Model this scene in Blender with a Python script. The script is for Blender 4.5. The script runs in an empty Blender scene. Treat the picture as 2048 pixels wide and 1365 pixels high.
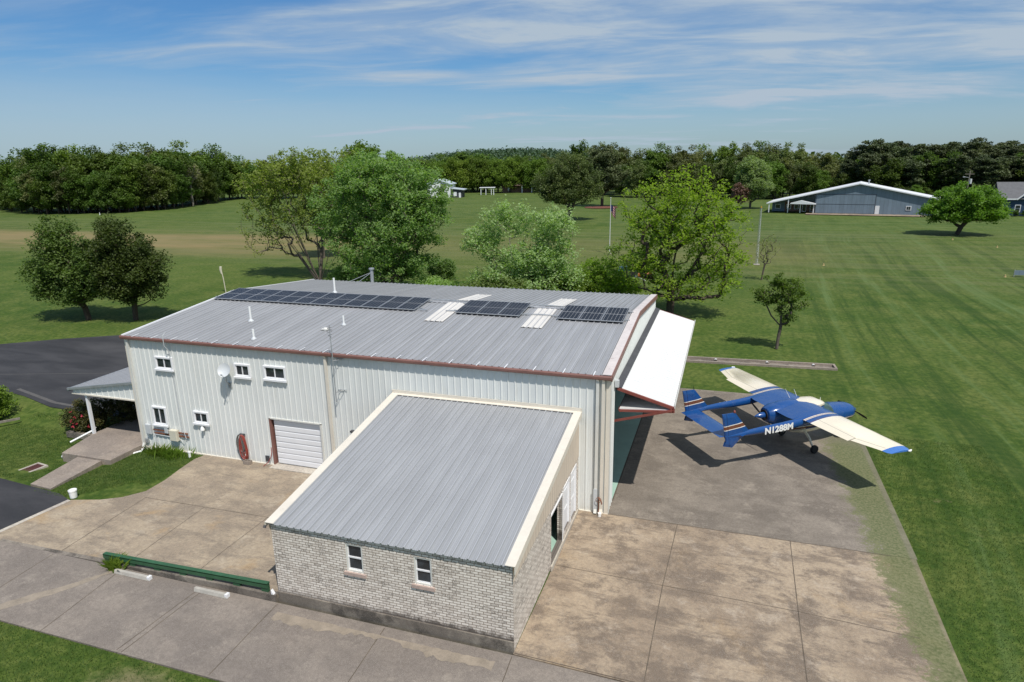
import bpy, math, random
import numpy as np
from mathutils import Vector, Matrix

# ------------------------------------------------------------------ camera, world, sun
S = bpy.context.scene
COL = S.collection
CX, CY, CZ, YAW, PIT, ROL, FK = 4.056, -24.6322, 14.3619, -0.3191, 0.2677, -0.0165, 1312.2
_f = np.array([math.sin(YAW)*math.cos(PIT), math.cos(YAW)*math.cos(PIT), -math.sin(PIT)])
_r = np.array([math.cos(YAW), -math.sin(YAW), 0.0]); _u = np.cross(_r, _f)
CR = _r*math.cos(ROL)+_u*math.sin(ROL); CU = -_r*math.sin(ROL)+_u*math.cos(ROL); CF = _f
cd = bpy.data.cameras.new('camera'); cam = bpy.data.objects.new('camera', cd); COL.objects.link(cam)
cam.matrix_world = Matrix(((CR[0], CU[0], -CF[0], CX), (CR[1], CU[1], -CF[1], CY), (CR[2], CU[2], -CF[2], CZ), (0, 0, 0, 1)))
cd.sensor_width = 36; cd.lens = FK/2048*36; cd.clip_start = 0.1; cd.clip_end = 9000
S.camera = cam

def at(px, py, z=0.0):
    """ground point seen at a photo position (2048 x 1365)"""
    d = CF+CR*((px-1024)/FK)-CU*((py-682.5)/FK)
    t = (z-CZ)/d[2]
    return (CX+d[0]*t, CY+d[1]*t)

SUNV = Vector((0.40, -0.43, 1.0)).normalized()      # towards the sun
sl = bpy.data.lights.new('sun', 'SUN'); sl.energy = 4.3; sl.angle = math.radians(0.53); sl.color = (1.0, 0.955, 0.89)
so = bpy.data.objects.new('sun', sl); COL.objects.link(so)
so.rotation_euler = SUNV.to_track_quat('Z', 'Y').to_euler()
S.view_settings.view_transform = 'Standard'; S.view_settings.look = 'None'
S.view_settings.exposure = 0.0; S.view_settings.gamma = 1.0

# ------------------------------------------------------------------ node helpers
class NT:
    def __init__(s, tree): s.t = tree; s.n = tree.nodes; s.l = tree.links
    def new(s, t, **k):
        n = s.n.new(t)
        for a, b in k.items(): setattr(n, a, b)
        return n
    def put(s, sock, v):
        if isinstance(v, bpy.types.NodeSocket): s.l.new(v, sock)
        elif v is not None:
            try: sock.default_value = v
            except Exception:
                sock.default_value = (v[0], v[1], v[2], 1) if len(v) == 3 else v
    def m(s, op, a, b=None, c=None, clamp=False):
        n = s.new('ShaderNodeMath', operation=op, use_clamp=clamp)
        s.put(n.inputs[0], a)
        if b is not None: s.put(n.inputs[1], b)
        if c is not None: s.put(n.inputs[2], c)
        return n.outputs[0]
    def mix(s, f, a, b, bt='MIX'):
        n = s.new('ShaderNodeMix', data_type='RGBA', blend_type=bt)
        s.put(n.inputs[0], f); s.put(n.inputs[6], col4(a)); s.put(n.inputs[7], col4(b))
        return n.outputs[2]
    def ramp(s, v, lo, hi, a=0.0, b=1.0, smooth=True):
        n = s.new('ShaderNodeMapRange'); n.interpolation_type = 'SMOOTHSTEP' if smooth else 'LINEAR'
        s.put(n.inputs[0], v); s.put(n.inputs[1], lo); s.put(n.inputs[2], hi); s.put(n.inputs[3], a); s.put(n.inputs[4], b)
        return n.outputs[0]
    def noise(s, co, scale, detail=3, rough=0.55, dist=0.0, dim='3D'):
        n = s.new('ShaderNodeTexNoise', noise_dimensions=dim)
        s.put(n.inputs['Vector'], co); s.put(n.inputs['Scale'], scale); s.put(n.inputs['Detail'], detail)
        s.put(n.inputs['Roughness'], rough); s.put(n.inputs['Distortion'], dist)
        return n.outputs[0]
    def mapping(s, co, scale=(1, 1, 1), rot=(0, 0, 0), loc=(0, 0, 0)):
        n = s.new('ShaderNodeMapping'); s.put(n.inputs[0], co)
        n.inputs[1].default_value = loc; n.inputs[2].default_value = rot; n.inputs[3].default_value = scale
        return n.outputs[0]
    def xyz(s, co):
        n = s.new('ShaderNodeSeparateXYZ'); s.put(n.inputs[0], co); return n.outputs
    def comb(s, x, y, z):
        n = s.new('ShaderNodeCombineXYZ'); s.put(n.inputs[0], x); s.put(n.inputs[1], y); s.put(n.inputs[2], z); return n.outputs[0]
def col4(c):
    if isinstance(c, (tuple, list)) and len(c) == 3: return (c[0], c[1], c[2], 1.0)
    return c
def newmat(name, rough=0.8, metal=0.0, spec=0.3):
    m = bpy.data.materials.new(name); m.use_nodes = True
    nt = NT(m.node_tree); b = m.node_tree.nodes['Principled BSDF']
    b.inputs['Roughness'].default_value = rough; b.inputs['Metallic'].default_value = metal
    b.inputs['Specular IOR Level'].default_value = spec
    return m, nt, b
def geo(nt): return nt.new('ShaderNodeNewGeometry')
def bump(nt, b, h, strength=0.3, dist=0.02):
    n = nt.new('ShaderNodeBump'); nt.put(n.inputs['Height'], h); n.inputs['Strength'].default_value = strength; n.inputs['Distance'].default_value = dist
    nt.l.new(n.outputs[0], b.inputs['Normal'])
def paint(name, c, rough=0.5, metal=0.0, var=0.12, scale=2.0, spec=0.4, dirt=None, bmp=0.0):
    m, nt, b = newmat(name, rough, metal, spec)
    P = nt.new('ShaderNodeTexCoord').outputs['Object']
    n1 = nt.noise(P, scale, 4, 0.6); n2 = nt.noise(P, scale*9, 3, 0.6)
    k = nt.m('ADD', nt.m('MULTIPLY', n1, 0.65), nt.m('MULTIPLY', n2, 0.35))
    f = nt.ramp(k, 0.3, 0.7)
    a = tuple(x*(1-var) for x in c); e = tuple(min(1, x*(1+var)) for x in c)
    cc = nt.mix(f, a, e)
    if dirt:
        d = nt.ramp(nt.noise(nt.mapping(P, (1, 1, 0.25)), scale*2.3, 5, 0.7), 0.58, 0.78, 0, dirt[3])
        cc = nt.mix(d, cc, dirt[:3])
    nt.put(b.inputs['Base Color'], cc)
    nt.put(b.inputs['Roughness'], nt.m('ADD', rough-0.06, nt.m('MULTIPLY', n1, 0.12)))
    if bmp: bump(nt, b, n2, bmp, 0.01)
    return m

# ------------------------------------------------------------------ sky
w = bpy.data.worlds.new('World'); S.world = w; w.use_nodes = True
nt = NT(w.node_tree); bg = w.node_tree.nodes['Background']
sky = nt.new('ShaderNodeTexSky', sky_type='NISHITA'); sky.sun_disc = False
sky.sun_elevation = math.asin(SUNV.z); sky.sun_rotation = math.atan2(SUNV.x, SUNV.y)
sky.altitude = 150; sky.air_density = 1.0; sky.dust_density = 0.6; sky.ozone_density = 2.0
D = nt.new('ShaderNodeTexCoord').outputs['Generated']
dx, dy, dz = nt.xyz(D)
zz = nt.m('MAXIMUM', dz, 0.0); den = nt.m('ADD', zz, 0.10)
px = nt.m('DIVIDE', dx, den); py = nt.m('DIVIDE', dy, den)
# cirrus sheet: stretched, slightly rotated noise on a plane overhead
pv = nt.mapping(nt.comb(px, py, 0.0), (1, 1, 1), (0, 0, math.radians(-12)))
warp = nt.new('ShaderNodeTexNoise'); nt.put(warp.inputs['Vector'], pv); warp.inputs['Scale'].default_value = 0.55; warp.inputs['Detail'].default_value = 2
wv = nt.new('ShaderNodeVectorMath', operation='MULTIPLY_ADD'); nt.put(wv.inputs[0], warp.outputs[1]); wv.inputs[1].default_value = (0.9, 0.9, 0); nt.put(wv.inputs[2], pv)
c1 = nt.noise(nt.mapping(wv.outputs[0], (0.40, 0.95, 1)), 1.0, 6, 0.55)
c2 = nt.noise(nt.mapping(wv.outputs[0], (0.8, 2.3, 1), (0, 0, 0.35), (3, 1, 0)), 1.1, 8, 0.64, 0.35)
az = nt.m('DIVIDE', nt.m('ADD', dx, nt.m('MULTIPLY', dy, 0.33)), nt.m('ADD', nt.m('ABSOLUTE', dy), 0.3))   # left .. right of view
cov = nt.m('MULTIPLY', nt.ramp(az, -0.55, 0.50, 0.035, 0.205), nt.ramp(dz, 0.05, 0.16, 0.45, 1.0))
f1 = nt.ramp(nt.m('ADD', c1, cov), 0.45, 0.76); f2 = nt.ramp(nt.m('ADD', c2, nt.m('MULTIPLY', cov, 0.7)), 0.47, 0.76)
cl = nt.m('ADD', nt.m('MULTIPLY', f1, 0.56), nt.m('MULTIPLY', nt.m('MULTIPLY', f2, nt.m('ADD', f1, 0.45)), 0.55), clamp=True)
# thin haze layer of cloud low in the sky
lowc = nt.noise(nt.comb(nt.m('MULTIPLY', dx, 1.2), nt.m('MULTIPLY', dy, 1.2), nt.m('MULTIPLY', dz, 12)), 1.6, 4, 0.6)
low = nt.m('MULTIPLY', nt.ramp(nt.m('ADD', dz, nt.m('MULTIPLY', lowc, 0.06)), 0.075, nt.ramp(az, -0.5, 0.3, 0.175, 0.135), 1, 0), nt.ramp(az, -0.6, 0.3, 0.58, 0.40))
cl = nt.m('MAXIMUM', cl, low)
cl = nt.m('MULTIPLY', cl, nt.ramp(dz, -0.02, 0.01))
hs = nt.new('ShaderNodeHueSaturation'); hs.inputs['Saturation'].default_value = 1.2; nt.put(hs.inputs['Color'], sky.outputs[0])
tint = nt.mix(1.0, hs.outputs[0], nt.mix(nt.ramp(dz, 0.0, 0.32), (0.60, 0.86, 1.12), (0.70, 0.98, 1.20)), 'MULTIPLY')
cc = nt.mix(cl, tint, (5.0, 6.1, 7.3))
nt.put(bg.inputs['Color'], cc); bg.inputs['Strength'].default_value = 0.085

# ------------------------------------------------------------------ mesh helpers
class MB:
    def __init__(s): s.v = []; s.f = []; s.m = []
    def poly(s, pts, m=0):
        i = len(s.v); s.v += [tuple(p) for p in pts]; s.f.append(tuple(range(i, i+len(pts)))); s.m.append(m)
    def box(s, x0, y0, z0, x1, y1, z1, m=0):
        s.hexa([(x0, y0, z0), (x1, y0, z0), (x1, y1, z0), (x0, y1, z0), (x0, y0, z1), (x1, y0, z1), (x1, y1, z1), (x0, y1, z1)], m)
    def hexa(s, p, m=0):
        i = len(s.v); s.v += [tuple(q) for q in p]
        for f in ((3, 2, 1, 0), (4, 5, 6, 7), (0, 1, 5, 4), (1, 2, 6, 5), (2, 3, 7, 6), (3, 0, 4, 7)):
            s.f.append(tuple(i+k for k in f)); s.m.append(m)
    def beam(s, a, b, wd, ht, m=0, up=(0, 0, 1)):
        a = Vector(a); b = Vector(b); d = (b-a).normalized(); upv = Vector(up)
        if abs(d.dot(upv)) > 0.98: upv = Vector((0, 1, 0))
        r = d.cross(upv).normalized()*wd/2; u = r.cross(d).normalized()*ht/2
        s.hexa([a-r-u, a+r-u, b+r-u, b-r-u, a-r+u, a+r+u, b+r+u, b-r+u], m)
    def tube(s, pts, rad, n=8, m=0, cap=True):
        pts = [Vector(p) for p in pts]
        if not hasattr(rad, '__len__'): rad = [rad]*len(pts)
        rings = []
        ref = Vector((0, 0, 1))
        for k, p in enumerate(pts):
            d = (pts[min(k+1, len(pts)-1)]-pts[max(k-1, 0)])
            if d.length < 1e-9: d = Vector((0, 0, 1))
            d.normalize()
            if abs(d.dot(ref)) > 0.95: ref = Vector((1, 0, 0)) if abs(d.x) < 0.9 else Vector((0, 1, 0))
            a = d.cross(ref).normalized(); b = d.cross(a)
            i = len(s.v)
            for j in range(n):
                t = 2*math.pi*j/n; q = p+(a*math.cos(t)+b*math.sin(t))*rad[k]; s.v.append(tuple(q))
            rings.append(i)
        for k in range(len(rings)-1):
            for j in range(n):
                j2 = (j+1) % n
                s.f.append((rings[k]+j, rings[k]+j2, rings[k+1]+j2, rings[k+1]+j)); s.m.append(m)
        if cap:
            s.f.append(tuple(rings[0]+j for j in reversed(range(n)))); s.m.append(m)
            s.f.append(tuple(rings[-1]+j for j in range(n))); s.m.append(m)
    def loft(s, rings, m=0, cap=True, closed=True):
        idx = []
        for r in rings:
            idx.append(len(s.v)); s.v += [tuple(p) for p in r]
        n = len(rings[0])
        for k in range(len(rings)-1):
            for j in range(n if closed else n-1):
                j2 = (j+1) % n
                s.f.append((idx[k]+j, idx[k]+j2, idx[k+1]+j2, idx[k+1]+j)); s.m.append(m)
        if cap and closed:
            s.f.append(tuple(idx[0]+j for j in reversed(range(n)))); s.m.append(m)
            s.f.append(tuple(idx[-1]+j for j in range(n))); s.m.append(m)
    def prism(s, poly, d, m=0):
        """poly: list of 3d points; d: extrusion vector"""
        n = len(poly); i = len(s.v)
        s.v += [tuple(p) for p in poly]+[(p[0]+d[0], p[1]+d[1], p[2]+d[2]) for p in poly]
        s.f.append(tuple(reversed(range(i, i+n)))); s.m.append(m)
        s.f.append(tuple(range(i+n, i+2*n))); s.m.append(m)
        for j in range(n):
            k = (j+1) % n
            s.f.append((i+j, i+k, i+n+k, i+n+j)); s.m.append(m)
    def build(s, name, mats, parent=None, smooth=False, bevel=0.0, loc=None):
        me = bpy.data.meshes.new(name); me.from_pydata(s.v, [], s.f)
        if not isinstance(mats, (list, tuple)): mats = [mats]
        for q in mats: me.materials.append(q)
        if len(mats) > 1: me.polygons.foreach_set('material_index', s.m)
        if smooth: me.polygons.foreach_set('use_smooth', [True]*len(s.f))
        me.update()
        o = bpy.data.objects.new(name, me); COL.objects.link(o)
        if parent: o.parent = parent
        if loc: o.location = loc
        if bevel:
            b = o.modifiers.new('bevel', 'BEVEL'); b.width = bevel; b.segments = 2; b.limit_method = 'ANGLE'
        if smooth:
            try:
                me.set_sharp_from_angle(angle=math.radians(42))
            except Exception: pass
        return o
def tag(o, label=None, cat=None, group=None, kind=None):
    if label: o['label'] = label
    if cat: o['category'] = cat
    if group: o['group'] = group
    if kind: o['kind'] = kind
    return o
def empty(name, loc, label, cat, group=None, rz=0, scale=1.0):
    o = bpy.data.objects.new(name, None); COL.objects.link(o); o.location = loc; o.rotation_euler = (0, 0, rz); o.scale = (scale,)*3
    o.empty_display_size = 0.3
    return tag(o, label, cat, group)
def copy_tree(o, parent=None):
    c = o.copy(); COL.objects.link(c); c.parent = parent
    for ch in list(o.children): copy_tree(ch, c)
    return c
def arc(cx, cz, r, a0, a1, n, y=0):
    return [(cx+r*math.cos(a0+(a1-a0)*i/n), y, cz+r*math.sin(a0+(a1-a0)*i/n)) for i in range(n+1)]

def ribs(mb, P0, U, V, N, width, vtop, pitch=0.305, h=0.032, holes=(), v0=0.0, off=0.15, m=0, minor=0.006):
    """ribbed metal sheet. vtop: number or function of u"""
    P0 = Vector(P0); U = Vector(U); V = Vector(V); N = Vector(N)
    vt = vtop if callable(vtop) else (lambda u: vtop)
    bp = [(0.0, 0.0)]
    k = 0
    while True:
        c = off+k*pitch
        if c+0.05 > width: break
        if c-0.05 > 0:
            bp += [(c-0.036, 0), (c-0.017, h), (c+0.017, h), (c+0.036, 0)]
            if minor and c+pitch*0.72 < width:
                for q in (0.36, 0.64):
                    bp += [(c+pitch*q-0.014, 0), (c+pitch*q, minor), (c+pitch*q+0.014, 0)]
        k += 1
    bp.append((width, 0.0))
    us = [b[0] for b in bp]; ns = [b[1] for b in bp]
    ex = sorted(set([round(x, 4) for hh in holes for x in hh[:2]]))
    for x in ex:
        nv = float(np.interp(x, us, ns)); bp.append((x, nv))
    bp.sort(key=lambda b: b[0])
    for a, b in zip(bp[:-1], bp[1:]):
        if b[0]-a[0] < 1e-6: continue
        mid = (a[0]+b[0])/2
        segs = [(v0, None)]
        hs_ = sorted([hh for hh in holes if hh[0] < mid < hh[1]], key=lambda q: q[2])
        cur = v0; out = []
        for hh in hs_:
            if hh[2] > cur+1e-4: out.append((cur, hh[2]))
            cur = hh[3]
        out.append((cur, None))
        for lo, hi in out:
            ha = vt(a[0]) if hi is None else hi; hb = vt(b[0]) if hi is None else hi
            if ha <= lo and hb <= lo: continue
            mb.poly([P0+U*a[0]+V*lo+N*a[1], P0+U*b[0]+V*lo+N*b[1], P0+U*b[0]+V*hb+N*b[1], P0+U*a[0]+V*ha+N*a[1]], m)

def wallgrid(mb, P0, U, V, T, width, height, holes, m=0):
    """solid wall of thickness vector T with rectangular openings"""
    P0 = Vector(P0); U = Vector(U); V = Vector(V); T = Vector(T)
    us = sorted(set([0, width]+[x for h in holes for x in h[:2]])); vs = sorted(set([0, height]+[x for h in holes for x in h[2:4]]))
    for i in range(len(us)-1):
        for j in range(len(vs)-1):
            u0, u1, v0, v1 = us[i], us[i+1], vs[j], vs[j+1]
            if any(h[0] <= u0 and u1 <= h[1] and h[2] <= v0 and v1 <= h[3] for h in holes): continue
            p = [P0+U*u0+V*v0, P0+U*u1+V*v0, P0+U*u1+V*v0+T, P0+U*u0+V*v0+T]
            mb.hexa(p+[q+V*(v1-v0) for q in p], m)

# ------------------------------------------------------------------ materials
def mat_ground():
    m, nt, b = newmat('mown_grass', 0.9, 0, 0.15)
    P = geo(nt).outputs['Position']; x, y, z = nt.xyz(P)
    nb = nt.noise(P, 0.035, 4, 0.6); nm = nt.noise(P, 0.28, 5, 0.65); nf = nt.noise(P, 2.6, 6, 0.72); nx = nt.noise(P, 14, 3, 0.7)
    c = nt.mix(nt.ramp(nb, 0.35, 0.66), (0.054, 0.092, 0.014), (0.090, 0.124, 0.024))
    c = nt.mix(nt.ramp(nm, 0.40, 0.66), c, (0.118, 0.140, 0.034))
    c = nt.mix(nt.m('MULTIPLY', nt.ramp(nf, 0.44, 0.62), 0.62), c, (0.030, 0.064, 0.011))
    c = nt.mix(nt.m('MULTIPLY', nt.ramp(nf, 0.34, 0.48, 1, 0), 0.50), c, (0.145, 0.172, 0.046))
    # mowing streaks on the strip right of the buildings: long, thin, running away from the camera and gently bent
    bend = nt.m('MULTIPLY', nt.noise(P, 0.016, 1, 0.4), 9.0)
    sx = nt.m('ADD', nt.m('ADD', x, nt.m('MULTIPLY', y, -0.05)), bend)
    sv = nt.comb(sx, nt.m('MULTIPLY', y, 0.035), 0.0)
    s1_ = nt.noise(sv, 0.75, 4, 0.6); s2_ = nt.noise(sv, 0.16, 3, 0.55); s3_ = nt.noise(sv, 2.6, 3, 0.6)
    stn = nt.m('ADD', nt.m('ADD', nt.m('MULTIPLY', s1_, 0.45), nt.m('MULTIPLY', s2_, 0.35)), nt.m('MULTIPLY', s3_, 0.20))
    msk = nt.m('MULTIPLY', nt.ramp(x, 6, 15), nt.ramp(y, 80, 130, 1, 0.35))
    c = nt.mix(nt.m('MULTIPLY', nt.ramp(stn, 0.50, 0.62), nt.m('MULTIPLY', msk, 0.70)), c, (0.120, 0.170, 0.060))
    c = nt.mix(nt.m('MULTIPLY', nt.ramp(stn, 0.42, 0.50, 1, 0), nt.m('MULTIPLY', msk, 0.66)), c, (0.026, 0.058, 0.010))
    # dry / seeded strips across the field
    yy = nt.m('ADD', nt.m('ADD', y, nt.m('MULTIPLY', x, -0.03)), nt.m('MULTIPLY', nt.m('SUBTRACT', nt.noise(nt.mapping(P, (0.02, 0.12, 1)), 1.0, 5, 0.7), 0.5), 26))
    bn = nt.ramp(nt.noise(nt.mapping(P, (0.03, 0.10, 1)), 1.0, 7, 0.75), 0.30, 0.62, 0.35, 1.0)
    band = nt.m('MULTIPLY', nt.m('MULTIPLY', nt.ramp(yy, 58, 84), nt.ramp(yy, 88, 104, 1, 0)), bn)
    lft = nt.ramp(x, -78, -40, 1, 0); rgt = nt.ramp(x, 10, 26, 1, 0)
    amt = nt.m('ADD', nt.m('MULTIPLY', lft, 0.90), nt.m('MULTIPLY', rgt, 0.32))
    c = nt.mix(nt.m('MULTIPLY', band, amt), c, (0.235, 0.175, 0.085))
    row = nt.noise(nt.mapping(P, (0.02, 0.5, 1), (0, 0, 0.05)), 1.0, 4, 0.6)
    far = nt.m('MULTIPLY', nt.ramp(y, 95, 115), nt.ramp(row, 0.42, 0.62))
    c = nt.mix(nt.m('MULTIPLY', far, 0.40), c, (0.120, 0.150, 0.060))
    c = nt.mix(nt.m('MULTIPLY', nt.m('MULTIPLY', nt.ramp(y, 50, 66), nt.ramp(y, 110, 125, 1, 0)), nt.m('MULTIPLY', nt.ramp(row, 0.35, 0.65), 0.40)), c, (0.150, 0.150, 0.070))
    # worn earth spots
    sp = nt.ramp(nt.noise(P, 0.62, 6, 0.68), 0.655, 0.74)
    c = nt.mix(nt.m('MULTIPLY', sp, 0.55), c, (0.190, 0.150, 0.085))
    # bare patches at the drive edge
    dxx = nt.m('ADD', x, 11.2); dyy = nt.m('ADD', y, 13.7)
    r2 = nt.m('SQRT', nt.m('ADD', nt.m('MULTIPLY', dxx, dxx), nt.m('MULTIPLY', dyy, nt.m('MULTIPLY', dyy, 2.2))))
    c = nt.mix(nt.m('MULTIPLY', nt.ramp(nt.m('ADD', r2, nt.m('MULTIPLY', nf, 2.4)), 1.6, 3.3, 1, 0), 0.7), c, (0.23, 0.175, 0.115))
    c = nt.mix(1.0, c, (0.99, 1.04, 0.98), 'MULTIPLY')
    nt.put(b.inputs['Base Color'], c)
    h = nt.m('ADD', nt.m('MULTIPLY', nf, 0.6), nt.m('MULTIPLY', nx, 0.5))
    bump(nt, b, h, 0.8, 0.12)
    return m

def mat_concrete(name, c1, c2, dark, light, green=False, stain=0.6, seedloc=(0, 0, 0), rust=0.0, streak=0.0):
    m, nt, b = newmat(name, 0.88, 0, 0.2)
    P0 = geo(nt).outputs['Position']; P = nt.mapping(P0, loc=seedloc); x, y, z = nt.xyz(P0)
    nb = nt.noise(P, 0.24, 7, 0.70, 0.15); nm = nt.noise(P, 0.55, 9, 0.74, 0.1); nf = nt.noise(P, 9, 5, 0.75); ns = nt.noise(P, 55, 2, 0.8)
    c = nt.mix(nt.ramp(nb, 0.42, 0.58), c1, c2)
    c = nt.mix(nt.m('MULTIPLY', nt.ramp(nm, 0.47, 0.60), stain), c, dark)
    c = nt.mix(nt.m('MULTIPLY', nt.ramp(nt.noise(P, 0.8, 9, 0.78, 0.1), 0.52, 0.66), 0.55), c, light)
    if streak:
        sk = nt.noise(nt.mapping(P, (0.35, 1.5, 1), (0, 0, 0.9)), 1.0, 9, 0.76, 0.2)
        c = nt.mix(nt.m('MULTIPLY', nt.ramp(sk, 0.49, 0.60), streak), c, dark)
        # tyre and drip marks: faint thin curved lines
        tm = nt.noise(nt.mapping(P, (1.0, 0.22, 1), (0, 0, -0.5)), 1.8, 3, 0.5, 0.5)
        tl = nt.m('MULTIPLY', nt.ramp(nt.m('ABSOLUTE', nt.m('SUBTRACT', tm, 0.5)), 0.0, 0.010, 1, 0), nt.ramp(nb, 0.48, 0.6))
        c = nt.mix(nt.m('MULTIPLY', tl, 0.35), c, dark)
    if rust:
        c = nt.mix(nt.m('MULTIPLY', nt.ramp(nt.noise(P, 0.42, 5, 0.6, 0.5), 0.56, 0.70), rust), c, (0.40, 0.26, 0.12))
    c = nt.mix(nt.m('MULTIPLY', nt.ramp(nf, 0.40, 0.62), 0.48), c, nt.mix(0.6, c, (0.10, 0.085, 0.07)))
    c = nt.mix(nt.m('MULTIPLY', nt.ramp(ns, 0.5, 0.70), 0.32), c, (0.62, 0.57, 0.50))
    if green:
        e = nt.m('ADD', nt.m('ADD', x, nt.m('MULTIPLY', nt.m('SUBTRACT', nt.noise(P, 1.4, 9, 0.78), 0.5), 2.6)), nt.m('MULTIPLY', nt.m('SUBTRACT', nf, 0.5), 2.2))
        lim = nt.ramp(y, -7, 9, 10.2, 9.4, False)
        g = nt.m('MULTIPLY', nt.ramp(nt.m('SUBTRACT', e, lim), -0.10, 0.40), nt.ramp(nt.m('SUBTRACT', nt.m('ADD', x, nt.m('MULTIPLY', nf, 0.2)), 11.42), -0.14, -0.02, 1, 0.55))
        g = nt.m('MULTIPLY', g, nt.ramp(y, 9.5, 12.5, 1, 0))
        c = nt.mix(nt.m('MULTIPLY', g, 0.85), c, nt.mix(nt.ramp(nf, 0.35, 0.65), (0.070, 0.100, 0.028), (0.19, 0.19, 0.095)))
    nt.put(b.inputs['Base Color'], c)
    bump(nt, b, nt.m('ADD', nf, ns), 0.25, 0.01)
    return m

def mat_asphalt():
    m, nt, b = newmat('asphalt', 0.82, 0, 0.25)
    P = geo(nt).outputs['Position']
    n1 = nt.noise(nt.mapping(P, (0.5, 1.6, 1), (0, 0, 0.5)), 0.35, 6, 0.62, 0.4); n2 = nt.noise(P, 30, 3, 0.8); n3 = nt.noise(P, 0.12, 3)
    c = nt.mix(nt.ramp(n1, 0.35, 0.7), (0.034, 0.034, 0.037), (0.058, 0.057, 0.060))
    c = nt.mix(nt.m('MULTIPLY', nt.ramp(n3, 0.5, 0.7), 0.4), c, (0.085, 0.082, 0.082))
    c = nt.mix(nt.m('MULTIPLY', nt.ramp(n2, 0.5, 0.8), 0.3), c, (0.11, 0.11, 0.11))
    nt.put(b.inputs['Base Color'], c); bump(nt, b, n2, 0.2, 0.01); return m

def mat_sheet(name, c, var=0.08, rough=0.42, metal=0.0, dirt=None, lap=None, lapx=0.0, spec=0.5, rib=None):
    """painted profiled metal sheet, with lap lines, weather streaks along the ribs"""
    m, nt, b = newmat(name, rough, metal, spec)
    P = geo(nt).outputs['Position']; x, y, z = nt.xyz(P)
    n1 = nt.noise(nt.mapping(P, (3.0, 0.25, 0.25)), 1.0, 5, 0.6); n2 = nt.noise(P, 0.5, 4, 0.6); n3 = nt.noise(P, 18, 2, 0.6)
    cc = nt.mix(nt.ramp(n1, 0.3, 0.7), tuple(q*(1-var) for q in c), tuple(q*(1+var) for q in c))
    cc = nt.mix(nt.m('MULTIPLY', nt.ramp(n2, 0.45, 0.7), 0.25), cc, tuple(q*0.85 for q in c))
    if lap:
        fr = nt.m('FRACT', nt.m('DIVIDE', nt.m('ADD', x, lapx), lap))
        l = nt.m('MULTIPLY', nt.ramp(nt.m('ABSOLUTE', nt.m('SUBTRACT', fr, 0.5)), 0.0, 0.03, 1, 0), 0.35)
        cc = nt.mix(l, cc, (0.62, 0.63, 0.64))
        pid = nt.m('FLOOR', nt.m('DIVIDE', nt.m('ADD', x, lapx), lap))
        wn = nt.new('ShaderNodeTexWhiteNoise', noise_dimensions='1D'); nt.put(wn.inputs['W'], pid)
        cc = nt.mix(nt.m('MULTIPLY', wn.outputs[0], 0.16), cc, tuple(q*0.72 for q in c))
    if rib:      # rib shade and highlights painted into the colour, plus rows of screw heads
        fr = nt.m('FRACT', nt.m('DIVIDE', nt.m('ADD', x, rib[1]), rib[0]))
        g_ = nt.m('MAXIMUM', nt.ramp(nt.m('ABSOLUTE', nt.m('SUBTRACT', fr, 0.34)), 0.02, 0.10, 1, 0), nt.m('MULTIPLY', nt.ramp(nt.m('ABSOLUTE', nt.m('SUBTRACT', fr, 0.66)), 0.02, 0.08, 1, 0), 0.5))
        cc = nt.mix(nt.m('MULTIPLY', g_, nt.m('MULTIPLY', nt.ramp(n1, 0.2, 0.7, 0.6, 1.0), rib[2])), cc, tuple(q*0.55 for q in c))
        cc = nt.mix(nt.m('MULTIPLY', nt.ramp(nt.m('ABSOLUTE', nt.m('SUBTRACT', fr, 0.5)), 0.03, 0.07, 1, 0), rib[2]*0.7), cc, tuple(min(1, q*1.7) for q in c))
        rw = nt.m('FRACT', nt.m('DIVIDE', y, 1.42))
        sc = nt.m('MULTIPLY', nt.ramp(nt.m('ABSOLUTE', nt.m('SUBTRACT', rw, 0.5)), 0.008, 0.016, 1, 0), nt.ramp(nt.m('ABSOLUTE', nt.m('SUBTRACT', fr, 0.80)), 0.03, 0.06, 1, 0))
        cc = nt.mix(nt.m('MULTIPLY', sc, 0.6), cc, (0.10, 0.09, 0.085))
    if dirt:
        cc = nt.mix(nt.m('MULTIPLY', nt.ramp(nt.noise(nt.mapping(P, (2.2, 2.2, 0.35)), 1.0, 6, 0.7), 0.55, 0.75), dirt[3]), cc, dirt[:3])
        cc = nt.mix(nt.m('MULTIPLY', nt.ramp(nt.m('ADD', z, nt.m('MULTIPLY', n3, 0.35)), 0.15, 0.55, 1, 0), dirt[3]), cc, dirt[:3])
    nt.put(b.inputs['Base Color'], cc)
    nt.put(b.inputs['Roughness'], nt.m('ADD', rough-0.08, nt.m('MULTIPLY', n2, 0.2)))
    bump(nt, b, nt.m('ADD', n3, nt.m('MULTIPLY', n2, 3)), 0.12, 0.01)
    return m

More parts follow.
